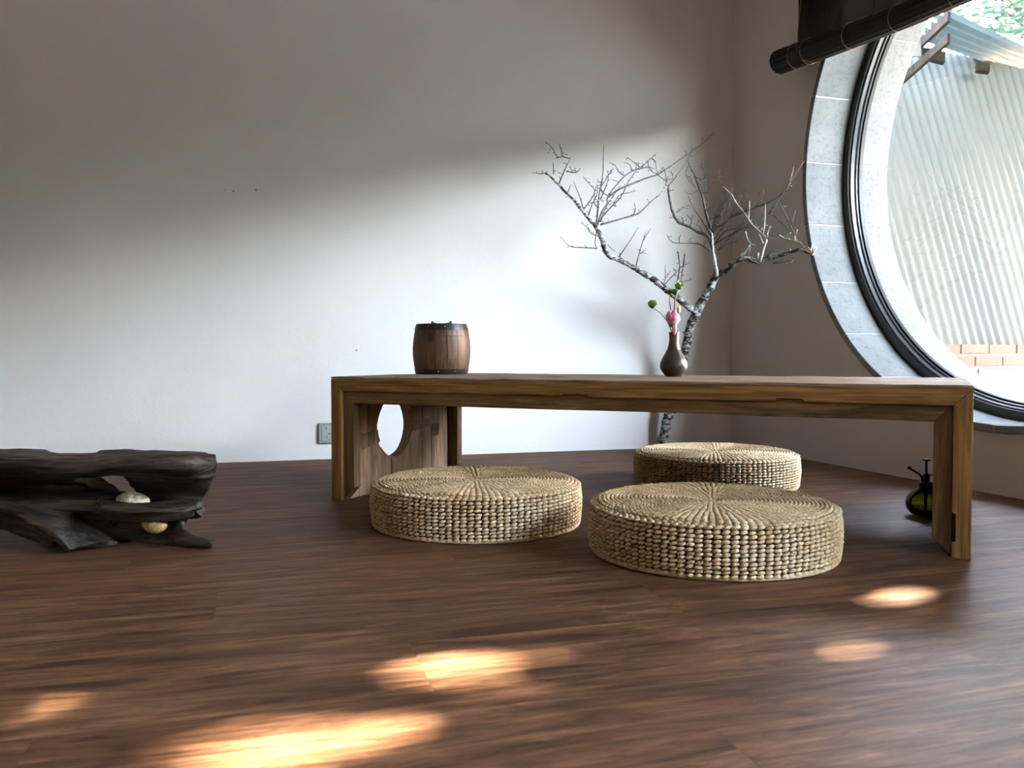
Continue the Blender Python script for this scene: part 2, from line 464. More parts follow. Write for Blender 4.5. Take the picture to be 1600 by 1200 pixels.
# window wall with its round opening
def window_wall():
    HR = 0.966; T = 0.34; N = 96
    z0, z1 = -0.14, ROOM_H
    m = MB()
    for u0, ub, wu in ((0.0, 2.85, WU), (2.85, 5.55, WU2)):      # each block holds one round opening
        vs = []; fs = []
        def rect_pt(a):
            dx, dz = math.cos(a), math.sin(a)
            t = 1e9
            if dx > 1e-9: t = min(t, (ub - wu) / dx)
            if dx < -1e-9: t = min(t, (u0 - wu) / dx)
            if dz > 1e-9: t = min(t, (z1 - WZ) / dz)
            if dz < -1e-9: t = min(t, (z0 - WZ) / dz)
            return wu + dx*t, WZ + dz*t
        angs = [2*math.pi*k/N for k in range(N)]
        for (cu, cz) in ((u0, z0), (ub, z0), (ub, z1), (u0, z1)):
            angs.append(math.atan2(cz - WZ, cu - wu) % (2*math.pi))
        angs = sorted(set(round(a, 9) for a in angs)); n = len(angs)
        for off in (0.0, T):
            for a in angs: vs.append(WW(wu + HR*math.cos(a), WZ + HR*math.sin(a), off))
            for a in angs:
                p = rect_pt(a); vs.append(WW(p[0], p[1], off))
        for i in range(n):
            j = (i+1) % n
            fs.append((i, j, n+j, n+i)); fs.append((2*n+i, 3*n+i, 3*n+j, 2*n+j)); fs.append((i, 2*n+i, 2*n+j, j))
        m.add(vs, fs)
    u1 = ROOM_D
    m.prism([WW(5.55, z0, 0), WW(u1, z0, 0), WW(u1, z0, T), WW(5.55, z0, T)], (0, 0, z1 - z0))
    return tag(m.build('wall_right', M_WALL2), kind='structure')
window_wall()

win = empty('window_1', WW(WU, WZ, 0)); win['kind'] = 'structure'
WM = Matrix((( E2.x, 0, N2.x), (E2.y, 0, N2.y), (0, 1, 0))).to_4x4()      # local x=u, y=z, z=outward
win.rotation_euler = Matrix(((E2.x, 0, N2.x), (E2.y, 0, N2.y), (0, 1, 0))).to_euler()
if Matrix(((E2.x, 0, N2.x), (E2.y, 0, N2.y), (0, 1, 0))).determinant() < 0:
    # keep it a proper rotation: x = u, y = z, z = inward
    win.rotation_euler = Matrix(((E2.x, 0, -N2.x), (E2.y, 0, -N2.y), (0, 1, 0))).to_euler(); WS = -1.0
else: WS = 1.0
def ring(m, r0, r1, d0, d1, a0=0.0, a1=2*math.pi, n=96, closed=True):
    """annular block between radii r0<r1, depths d0<d1 (outwards), in window space"""
    vs = []; fs = []
    k_ = n if closed else n + 1
    for k in range(k_):
        a = a0 + (a1 - a0) * k / n
        for r, d in ((r0, d0), (r1, d0), (r1, d1), (r0, d1)):
            vs.append((r*math.cos(a), r*math.sin(a), WS*d))
    for k in range(n):
        b = 4*k; c = 4*((k+1) % k_)
        for q in range(4):
            q2 = (q+1) % 4
            fs.append((b+q, b+q2, c+q2, c+q))
    if not closed:
        fs.append((0, 1, 2, 3)); e = 4*n; fs.append((e+3, e+2, e+1, e))
    m.add(vs, fs)
NS = 23; STEP = 2*math.pi / NS
for i in range(NS):
    a0 = R(160.3) + i*STEP + 0.0022; a1 = a0 + STEP - 0.0044
    j = rnd.uniform(-0.0012, 0.0012)
    m = MB(); ring(m, 0.940 + j, 0.965, -0.010 + j, 0.168, a0, a1, 8, False)
    bevel(m.build('stone', M_STONE, win), 0.003)
    m = MB(); ring(m, 0.893 + j, 0.965, 0.222, 0.352 + j, a0 + 0.004, a1 + 0.004, 8, False)
    bevel(m.build('stone', M_STONE2, win), 0.002)
m = MB(); ring(m, 0.9425, 0.9655, -0.006, 0.168); m.build('mortar_joint', M_MORTAR, win)
m = MB(); ring(m, 0.8955, 0.9655, 0.222, 0.348); m.build('mortar_joint', M_MORTAR, win)
m = MB(); ring(m, 0.908, 0.962, 0.168, 0.196); o = m.build('frame_ring', M_FRAME, win); bevel(o, 0.002)
m = MB(); ring(m, 0.893, 0.962, 0.196, 0.206); ring(m, 0.900, 0.9081, 0.176, 0.197); o = m.build('glazing_bead', M_BEAD, win); bevel(o, 0.002)
m = MB(); ring(m, 0.886, 0.962, 0.207, 0.222); o = m.build('frame_ring', M_FRAME, win)
m = MB(); m.add([(0.897*math.cos(2*math.pi*k/96), 0.897*math.sin(2*math.pi*k/96), WS*0.2065) for k in range(96)], [tuple(range(96))])
m.build('glass_pane', M_GLASS, win, fix=False)
# unseen second round window, added beside the camera to fill the room with light
fill_win = empty('fill_window', WW(WU2, WZ, 0)); fill_win['kind'] = 'structure'; fill_win.rotation_euler = win.rotation_euler
m = MB(); ring(m, 0.940, 0.965, -0.010, 0.168); m.build('stone_ring', M_STONE, fill_win)
m = MB(); ring(m, 0.908, 0.962, 0.168, 0.205); m.build('frame_ring', M_FRAME, fill_win)
m = MB(); m.add([(0.912*math.cos(2*math.pi*k/96), 0.912*math.sin(2*math.pi*k/96), WS*0.19) for k in range(96)], [tuple(range(96))])
m.build('glass_pane', M_GLASS, fill_win, fix=False)

# ------------------------------------------------------------------ outdoors
m = MB(); m.box((-6, -16, -0.35), (22, 24, -0.20)); gr = tag(m.build('ground', M_GROUND), kind='structure')

def img_line_pt(P, Dd, x, y):   # param t so that P + t*Dd is seen at image row y (approx, bisect)
    lo, hi = 0.0, 8.0
    for _ in range(50):
        t = (lo + hi) / 2
        q = P + Dd * t - Vector((0, 0, CAMZ))
        yy = 600 - 1330 * q.dot(_up) / q.dot(_fw)
        if yy > y: lo = t
        else: hi = t
    return t
shed = empty('garden_shed', (3.1, 5.6, -0.2))
tag(shed, 'pale corrugated shed wall on a low brick base seen through the round window', 'shed')
SO = Vector((3.1, 5.6, -0.2))
SW = Vector((math.cos(R(19)), math.sin(R(19)), 0)); SN = Vector((SW.y, -SW.x, 0))   # SN towards the house
b0 = at(1540, 538, 5.6); 
SD = (Vector((0, 0, 1)) - SN * 0.20 - SW * 0.15).normalized()
zb = b0.z
def sheet_wall():
    m = MB(); n = 260; s0, s1 = -2.0, 5.0
    rows = 6
    vs = []; fs = []
    nrm = SW.cross(SD).normalized()
    if nrm.dot(SN) < 0: nrm = -nrm
    for i in range(n*2 + 1):
        s = s0 + (s1 - s0) * i / (n*2)
        base = b0 + SW * s
        q = base - Vector((0, 0, CAMZ)); px = 800 + 1330 * q.x / q.dot(_fw)
        top_row = 54 + (min(px, 1750) - 1500) * 0.225
        L = img_line_pt(base, SD, 0, top_row) if s > -0.9 else None
        if L is None: L = 2.15
        wv = math.sin(2*math.pi * s / 0.076 + 0.9*math.sin(s*3.1)) * 0.0042 * (1 + 0.35*math.sin(s*7.7 + 1))
        for k in range(rows + 1):
            vs.append(base - SO + SD * (L * k / rows) + nrm * (wv - 0.02))
    for i in range(n*2):
        for k in range(rows):
            a = i*(rows+1) + k
            fs.append((a, a + rows + 1, a + rows + 2, a + 1))
    m.add(vs, fs)
    return m.build('corrugated_sheet', M_SHEET, shed, smooth=True, fix=False)
sheet_wall()
# brick base: two courses of bricks, then pale blocks
course = [(0.0, 0.055, 0.235, M_BRICK, 0.02), (0.078, 0.055, 0.235, M_BRICK, 0.14)]
def brick_row(z_top, h, ln, mat, shift, s0=-1.2, s1=2.6, name='brick'):
    s = s0 + shift
    m = MB(); m.prism([SW*0 , SW*(ln - 0.012), SW*(ln - 0.012) - SN*0.11, -SN*0.11], (0, 0, -h))
    me = m.mesh(name, fix=True); me.materials.append(mat)
    while s < s1:
        o = link(name, me, None, shed)
        o.location = b0 - SO + SW * s + SN * (0.004 + rnd.uniform(0, 0.006)) + Vector((0, 0, z_top - zb)); 
        o['kind_piece'] = 1; del o['kind_piece']
        s += ln
brick_row(zb - 0.002, 0.055, 0.24, M_BRICK, 0.03)
brick_row(zb - 0.083, 0.055, 0.24, M_BRICK, 0.15)
brick_row(zb - 0.165, 0.28, 0.52, M_RENDER, 0.10, name='block')
m = MB(); pb = b0 - SO; m.prism([pb + SW*-2.0 - SN*0.002 + Vector((0,0,-0.001)), pb + SW*5 - SN*0.002 + Vector((0,0,-0.001)), pb + SW*5 - SN*0.12 + Vector((0,0,-0.001)), pb + SW*-2.0 - SN*0.12 + Vector((0,0,-0.001))], (0, 0, -(zb + 0.2 - 0.002)))
m.build('base_wall', M_RENDER, shed)

# clipped hedge added out of view to cut off the low sky
unseen_hedge = empty('unseen_hedge', (9.0, -3.0, -0.2)); tag(unseen_hedge, 'tall dark clipped hedge added outside to block the low sky', 'unseen_hedge')
hm = MB(); hv = []; hf = []; nu_, nv_ = 90, 12
prof = [(-0.5, 0.0), (-0.62, 0.5), (-0.6, 1.2), (-0.55, 1.9), (-0.42, 3.05), (-0.15, 3.35), (0.15, 3.35), (0.42, 3.05), (0.55, 1.9), (0.6, 1.2), (0.62, 0.5), (0.5, 0.0)]
for i in range(nu_):
    y_ = -9.0 + 16.5 * i / (nu_ - 1)
    for (x_, z_) in prof:
        d_ = noise.noise(Vector((x_*3, y_*1.7, z_*2)))*0.22 + noise.noise(Vector((x_*9, y_*6, z_*7)))*0.1
        hv.append((x_*(1 + d_) + y_*0.12, y_, z_*(1 + d_*0.35)))
k_ = len(prof)
for i in range(nu_ - 1):
    for q in range(k_ - 1): a = i*k_ + q; hf.append((a, a+1, a+k_+1, a+k_))
hf.append(tuple(range(k_))); hf.append(tuple((nu_-1)*k_ + q for q in range(k_)))
hm.add(hv, hf); hm.build('clipped_foliage', M_LEAF, unseen_hedge, smooth=True)

# awning roof over the shed
aw = SO
Aw = at(1436, 62, 5.1); Bw = at(1481, 17, 4.55)
AV = ray(1950, 238).normalized()
def awning():
    m = MB(); n = 96; rows = 4; Ln = 3.6
    ab = Bw - Aw; nrm = ab.cross(AV).normalized()
    vs = []; fs = []
    for i in range(n + 1):
        t = i / n; p = Aw + ab * t
        wv = math.sin(t * ab.length / 0.12 * 2*math.pi) * 0.034
        for k in range(rows + 1): vs.append(p - SO + AV * (Ln * k / rows) + nrm * wv)
    for i in range(n):
        for k in range(rows):
            a = i*(rows+1)+k; fs.append((a, a+rows+1, a+rows+2, a+1))
    m.add(vs, fs); m.build('awning_sheet', M_ROOFSHEET, shed, smooth=True, fix=False)
    # rafters at the near edge and a purlin
    ext = ab.normalized()
    for k, (dz, th) in enumerate(((0.0, 0.05), (-0.115, 0.05))):
        a = Aw - ext*0.5 + Vector((0, 0, dz)) - SO; b = Bw + ext * 0.0 + Vector((0, 0, dz)) - SO
        m = MB(); side = AV * 0.06; upv = Vector((0, 0, -th))
        m.prism([a, b, b + upv, a + upv], side)
        m.build('rafter', M_TIMBER, shed)
    for (x0, y0, x1, y1, dp) in ((1441, 73, 1477, 82, 5.28), (1528, 96, 1547, 99, 5.85)):
        a = at(x0, y0, dp) - SO; b = at(x1, y1, dp + 0.03) - SO
        m = MB(); m.prism([a, b, b + Vector((0, 0, -0.055)), a + Vector((0, 0, -0.055))], (0.02, 0.07, 0))
        m.build('bracket', M_TIMBER, shed)
awning()
m = MB(); a = at(1425, 60, 5.0) - SO; b = at(1438, 60, 5.0) - SO; c_ = at(1440, 88, 5.0) - SO; d_ = at(1426, 88, 5.0) - SO
m.prism([a, b, c_, d_], (0.004, 0.012, 0)); m.build('flashing', M_RENDER, shed)

def leaf_mesh(pts, size, seed, drop=None):
    r = random.Random(seed); vs = []; fs = []
    for p in pts:
        if drop and drop(p): continue
        s = size * r.uniform(0.7, 1.3)
        q = Matrix.Rotation(r.uniform(0, 6.28), 3, 'Z') @ Matrix.Rotation(r.uniform(-1.2, 1.2), 3, 'X')
        a = [Vector((-s, 0, 0)), Vector((0, -s*.42, s*.1)), Vector((s, 0, 0)), Vector((0, s*.42, s*.1))]
        b = len(vs); vs += [p + q @ x for x in a]; fs.append((b, b+1, b+2, b+3))
    m = MB(); m.v = [tuple(x) for x in vs]; m.f = fs
    return m
def clumps(c, rad, n, per, seed, sx=(1, 1, 1), spread=0.28):
    r = random.Random(seed); out = []
    for _ in range(n):
        while True:
            q = Vector((r.uniform(-1, 1), r.uniform(-1, 1), r.uniform(-1, 1)))
            if q.length < 1: break
        q = Vector((q.x*sx[0], q.y*sx[1], q.z*sx[2])) * rad + c
        for _k in range(per): out.append(q + Vector((r.gauss(0, spread), r.gauss(0, spread), r.gauss(0, spread*.7))))
    return out
# tree seen over the shed roof
t1 = empty('garden_tree', (7.4, 10.0, -0.2)); tag(t1, 'leafy green tree beyond the shed roof, upper right of the window', 'tree')
T1 = Vector((7.4, 10.0, -0.2))
m = leaf_mesh([p for p in clumps(Vector((-0.2, 0, 4.9)), 2.3, 120, 40, 3, (1.1, 1.0, 0.72), 0.20)], 0.075, 5)
tag(m.build('foliage', M_LEAF, t1, fix=False), kind='stuff')
m = MB(); m.tube([(0, 0, 0), (0.05, 0, 1.5), (-0.05, 0.05, 3.0), (0, 0, 4.6)], [0.16, 0.13, 0.10, 0.05], 8); m.build('trunk', M_TIMBER, t1, smooth=True)
for k in range(5):
    m = MB(); a = 1.25*k; m.tube([(0, 0, 2.7 + .25*k), (math.cos(a)*.8, math.sin(a)*.8, 3.8 + .2*k), (math.cos(a)*1.5, math.sin(a)*1.5, 4.6 + .2*k)], [0.06, 0.04, 0.015], 6); m.build('branch', M_TIMBER, t1, smooth=True)

# big unseen shade tree between the sun and the window: its gaps give the dapples on the floor
SUN_PATCH = [ # floor x-pixel, y-pixel, gap radius
    (725, 1050, 0.040), (790, 1038, 0.034), (665, 1026, 0.026), (845, 1024, 0.022),
    (500, 1174, 0.042), (430, 1195, 0.044), (560, 1154, 0.026), (390, 1140, 0.032),
    (640, 1108, 0.016), (590, 1120, 0.012), (40, 1117, 0.038), (300, 1078, 0.024), (868, 1080, 0.030),
    (1412, 931, 0.040), (1350, 1005, 0.036), (1322, 879, 0.050), (1140, 945, 0.014)]
T2 = WW(WU, WZ) + SUN_DIR * 5.2
def near_gap(p, _g=[(on_z(x, y), r) for x, y, r in SUN_PATCH]):
    for q, r in _g:
        d = p - q; perp = d - SUN_DIR * d.dot(SUN_DIR)
        if perp.length < r + 0.020: return True
    return False
base2 = Vector((T2.x, T2.y, -0.2))
t2 = empty('shade_tree', base2); tag(t2, 'dense unseen shade tree outside, crown shaped to block sun and sky', 'tree')
r2 = random.Random(11); pts = []
sx_ = SUN_DIR.cross(Vector((0, 0, 1))).normalized(); sy_ = SUN_DIR.cross(sx_).normalized()
while len(pts) < 60000:
    a = r2.uniform(0, 2*math.pi); rr = 2.3 * math.sqrt(r2.random())
    p = T2 + sx_ * math.cos(a) * rr * 1.05 + sy_ * math.sin(a) * rr + SUN_DIR * max(-0.8, min(0.8, r2.gauss(0.0, 0.35)))
    if not near_gap(p): pts.append(p - base2)
for _ in range(13000):      # wide flat crown added to keep the sky's light off the shed
    p = Vector((r2.uniform(2.5, 8.2), r2.uniform(-0.5, 6.0), 0)); e_ = ((p.x - 5.3)/3.1)**2 + ((p.y - 2.8)/3.5)**2
    p.z = 3.75 + 0.10*(p.x - 3) + r2.uniform(-0.35, 0.8)*(1.1 - min(1, e_))
    if e_ < 1 and not near_gap(p): pts.append(p - base2)
m = leaf_mesh(pts, 0.085, 21)
tag(m.build('foliage', M_LEAF, t2, fix=False), kind='stuff')
hc = T2.z + 0.2
m = MB(); m.tube([(0.3, -0.2, 0), (0.25, -0.1, 1.6), (0.3, 0, hc - 1.0)], [0.2, 0.16, 0.08], 8); m.build('trunk', M_TIMBER, t2, smooth=True)

# ------------------------------------------------------------------ rolled bamboo blind in front of the window
blind = empty('roll_blind', WW(0.50, 1.636, -0.10)); tag(blind, 'dark bamboo roll blind, half rolled up, hanging over the round window', 'blind')
BO = WW(0.50, 1.636, -0.10)
def bl(u, z, off=-0.10): return WW(u, z, off) - BO
axis = [(0.50, 1.636), (0.85, 1.596), (1.20, 1.561), (1.6, 1.535), (2.1, 1.52), (2.58, 1.515)]
def axat(u):
    for (a, za), (b, zb_) in zip(axis, axis[1:]):
        if u <= b: return za + (zb_ - za) * (u - a) / (b - a)
    return axis[-1][1]
def rad_at(u): return 0.050 - 0.011 * min(1, (u - 0.5) / 0.9)
m = MB(); NU = 60; seg = 30; vs = []; fs = []
for i in range(NU + 1):
    u = 0.50 + 2.08 * i / NU
    for k in range(seg):
        a = 2*math.pi*k/seg; rr = rad_at(u) * (1.0 if k % 2 else 0.955)
        vs.append(bl(u, axat(u) + rr*math.sin(a), -0.10 + rr*math.cos(a)))
for i in range(NU):
    for k in range(seg):
        k2 = (k+1) % seg; fs.append((i*seg+k, i*seg+k2, (i+1)*seg+k2, (i+1)*seg+k))
fs.append(tuple(range(seg))); fs.append(tuple(NU*seg+k for k in range(seg))[::-1])
m.add(vs, fs); m.build('rolled_bundle', M_BLIND, blind)
for i, u in enumerate([0.62, 0.70, 0.94, 1.17, 1.42, 1.66, 1.92, 2.2, 2.45]):
    m = MB(); rr = rad_at(u) + 0.0015
    pts_ = [bl(u + 0.006*math.sin(a_), axat(u) + rr*math.sin(a_), -0.10 + rr*math.cos(a_)) for a_ in [2*math.pi*k/32 for k in range(33)]]
    m.tube(pts_, 0.0011, 4); m.build('binding_cord', M_THREAD, blind)
# hanging woven part: thin slats above the roll, joined
m = MB(); z = 1.60
U0, U1 = 0.585, 2.50
while z < 2.30:
    zz0 = max(z, 0)
    # follow the sagging roll: rows start above it
    segs = [u for u in [U0 + (U1-U0)*k/8 for k in range(9)]]
    okk = [u for u in segs if axat(u) + 0.02 < z]
    if len(okk) >= 2:
        a = okk[0]; b = okk[-1]
        m.prism([bl(a, z, -0.072), bl(b, z, -0.072), bl(b, z + 0.0056, -0.072), bl(a, z + 0.0056, -0.072)], N2 * 0.0015)
    z += 0.0066
tag(m.build('slat_weave', M_BLIND, blind), kind='stuff')
for u in [U0 + 0.004, 0.66, 0.84, 1.02, 1.2, 1.38, 1.56, 1.74, 1.92, 2.1, 2.28, 2.46]:
    m = MB(); m.tube([bl(u, axat(u) + 0.02, -0.0745), bl(u, 2.30, -0.0745)], 0.0016, 4); m.build('weave_cord', M_BLIND, blind)
m = MB(); m.tube([bl(0.70, 2.30, -0.12), bl(0.705, 2.0, -0.125), bl(0.69, 1.75, -0.145), bl(0.685, 1.62, -0.152), bl(0.70, 1.575, -0.13), bl(0.72, 1.562, -0.10)], 0.0013, 5); m.build('pull_cord', M_THREAD, blind)
m = MB(); m.prism([bl(0.56, 2.29, -0.13), bl(2.52, 2.29, -0.13), bl(2.52, 2.29, 0.0), bl(0.56, 2.29, 0.0)], (0, 0, 0.04)); m.build('head_rail', M_BLIND, blind)

# ------------------------------------------------------------------ long low table
TO = Vector((-0.537, 2.521, 0)); TA = R(-26.5)
TL, TD, TH = 1.676, 0.655, 0.3605
table = empty('low_table', TO, TA)
tag(table, 'long low reclaimed-wood table with panel legs, one pierced by a round hole', 'table')
T1_, Z1, T2_, Z2 = 0.037, 0.325, 0.074, 0.288
def pr(name, outline, y0, y1, mat, bw=0.0015):
    m = MB(); m.prism([(x, y0, z) for x, z in outline], (0, y1 - y0, 0))
    return bevel(m.build(name, mat, table), bw)
e = 0.0006
SD_ = 0.045          # depth of front and back frame members
for side in (0, 1):
    y0, y1 = (0.0, SD_) if side == 0 else (TD - SD_, TD)
    yi0, yi1 = (0.005, SD_) if side == 0 else (TD - SD_, TD - 0.005)
    # outer rail with its small notches (mitred ends)
    low = [(T1_ + e, Z1), (0.744, Z1 + 0.001), (0.746, Z1 + 0.005), (0.811, Z1 + 0.004), (0.815, Z1 - 0.002), (1.276, Z1 - 0.001), (1.278, Z1 + 0.006), (1.334, Z1 + 0.006), (1.337, Z1 - 0.001), (TL - T1_ - e, Z1 - 0.002)]
    pr('outer_rail', [(0.0 + e, TH)] + low + [(TL - e, TH)], y0, y1, M_RAIL)
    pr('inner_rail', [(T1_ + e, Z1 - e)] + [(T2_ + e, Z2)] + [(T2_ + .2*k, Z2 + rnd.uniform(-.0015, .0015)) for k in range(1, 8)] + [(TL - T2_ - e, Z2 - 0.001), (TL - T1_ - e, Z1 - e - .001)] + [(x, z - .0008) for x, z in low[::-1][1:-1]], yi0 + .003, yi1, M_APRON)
    # outer stiles
    pr('outer_stile', [(0, 0), (T1_, 0), (T1_, Z1 - e), (0, TH - e)], y0, y1, M_RAILZ)
    pr('outer_stile', [(TL, 0), (TL, TH - e), (TL - T1_, Z1 - e), (TL - T1_, 0.096), (TL - T1_ + .007, 0.093), (TL - T1_ + .008, 0.036), (TL - T1_ + .001, 0.034), (TL - T1_, 0)][::-1], y0, y1, M_RAILZ)
    # inner stiles with feet cut at 45 degrees
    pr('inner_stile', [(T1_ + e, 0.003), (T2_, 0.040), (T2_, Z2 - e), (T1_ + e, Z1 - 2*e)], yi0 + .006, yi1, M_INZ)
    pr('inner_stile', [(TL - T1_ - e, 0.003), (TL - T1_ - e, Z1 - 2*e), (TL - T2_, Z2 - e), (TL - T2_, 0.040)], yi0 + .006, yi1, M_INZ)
# top boards: three long boards with uneven arrises
yb = [SD_*0 , 0.17, 0.335, 0.49, TD]
m_all = []
for k in range(4):
    ya, yb_ = yb[k], yb[k+1]
    m = MB(); vs = []; fs = []; n = 60
    for i in range(n + 1):
        x = e + (TL - 2*e) * i / n
        j = 0.0022 * noise.noise(Vector((x*9, k*7.3, 0)))
        jf = 0.0022 * abs(noise.noise(Vector((x*14, 3.1 + k, 0)))) if k == 0 else 0.0004
        vs += [(x, ya + 0.0006, TH + 0.0008), (x, ya + 0.002 + jf, TH + 0.006 + j - jf), (x, yb_ - 0.0016, TH + 0.006 + j), (x, yb_ - 0.0006, TH + 0.0008)]
    for i in range(n):
        for q in range(3): a = i*4 + q; fs.append((a, a+1, a+5, a+4))
        fs.append((i*4 + 3, i*4, i*4 + 4, i*4 + 7))
    fs.append((0, 1, 2, 3)); fs.append((4*n+3, 4*n+2, 4*n+1, 4*n))
    m.add(vs, fs); m.build('top_board', M_TOP, table)
# core of the top between the rails
m = MB(); m.box((T1_, SD_ + 0.0005, Z1 + 0.002), (TL - T1_, TD - SD_ - 0.0005, TH - 0.0002)); m.build('top_core', M_RAIL, table)
# left leg panel with the round hole (three boards side by side, hole cut through)
def holed_panel():
    cy, cz, r = 0.2815, 0.199, 0.098
    y0, y1, z0, z1 = SD_ + 0.0005, TD - SD_ - 0.0005, 0.0, Z1 + 0.001
    N = 56; angs = sorted(set([round(2*math.pi*k/N, 8) for k in range(N)] + [round(math.atan2(zz - cz, yy - cy) % (2*math.pi), 8) for yy in (y0, y1) for zz in (z0, z1)]))
    n = len(angs); vs = []; fs = []
    def rp(a):
        dx, dz = math.cos(a), math.sin(a); t = 1e9
        if dx > 1e-9: t = min(t, (y1-cy)/dx)
        if dx < -1e-9: t = min(t, (y0-cy)/dx)
        if dz > 1e-9: t = min(t, (z1-cz)/dz)
        if dz < -1e-9: t = min(t, (z0-cz)/dz)
        return cy + dx*t, cz + dz*t
    for x in (0.002, 0.0365):
        for a in angs:
            rr = r + 0.002*noise.noise(Vector((math.cos(a)*2, math.sin(a)*2, 1)))
            if 170 < math.degrees(a) < 215: rr += 0.002 + 0.003*(math.degrees(a) > 186)
            vs.append((x, cy + rr*math.cos(a), cz + rr*math.sin(a)))
        for a in angs: q = rp(a); vs.append((x, q[0], q[1]))
    for i in range(n):
        j = (i+1) % n
        fs += [(i, j, n+j, n+i), (2*n+i, 3*n+i, 3*n+j, 2*n+j), (i, 2*n+i, 2*n+j, j), (n+i, n+j, 3*n+j, 3*n+i)]
    m = MB(); m.add(vs, fs); return m.build('leg_panel', M_PANEL, table)
holed_panel()
m = MB(); m.box((TL - 0.0365, SD_ + 0.0005, 0), (TL - 0.002, TD - SD_ - 0.0005, Z1 + 0.001)); m.build('leg_panel', M_PANEL, table)
# old repair strips let into the pierced leg, seams
def patch(outline, thick=0.0022, mat=M_PATCH):
    m = MB(); m.prism([(0.0366, y, z) for y, z in outline], (thick, 0, 0)); m.build('repair_patch', mat, table)
patch([(0.075, 0.158), (0.100, 0.150), (0.102, 0.140), (0.195, 0.158), (0.186, 0.176), (0.1825, 0.196), (0.105, 0.190), (0.08, 0.200)])
patch([(0.380, 0.188), (0.377, 0.176), (0.497, 0.186), (0.497, 0.213), (0.381, 0.213)])
patch([(0.500, 0.148), (0.548, 0.150), (0.548, 0.192), (0.503, 0.190)])
m = MB()
m.prism([(0.0366, 0.258, 0.004), (0.0366, 0.261, 0.004), (0.0366, 0.263, 0.06), (0.0366, 0.262, 0.102), (0.0366, 0.256, 0.102), (0.0366, 0.257, 0.06)], (0.0009, 0, 0))
m.prism([(0.0366, 0.504, 0.004), (0.0366, 0.5065, 0.004), (0.0366, 0.503, 0.145), (0.0366, 0.500, 0.145)], (0.0009, 0, 0))
tag(m.build('panel_crack', M_IRON, table), kind='stuff')
m = MB()
for (zz, n_) in ((0.235, 7), (0.185, 4), (0.145, 6)):
    for _ in range(n_):
        p = Vector((TL + 0.0003, rnd.uniform(0.002, 0.02), zz + rnd.uniform(-.014, .014)))
        d = Vector((rnd.uniform(.3, 1), -rnd.uniform(.3, 1), rnd.uniform(-.8, .7))).normalized() * rnd.uniform(.008, .026)
        m.tube([p, p + d*.5 + Vector((0, 0, .002)), p + d], [0.0003, 0.0003, 0.00015], 3)
tag(m.build('frayed_fibre', M_FIBRE, table), kind='stuff')

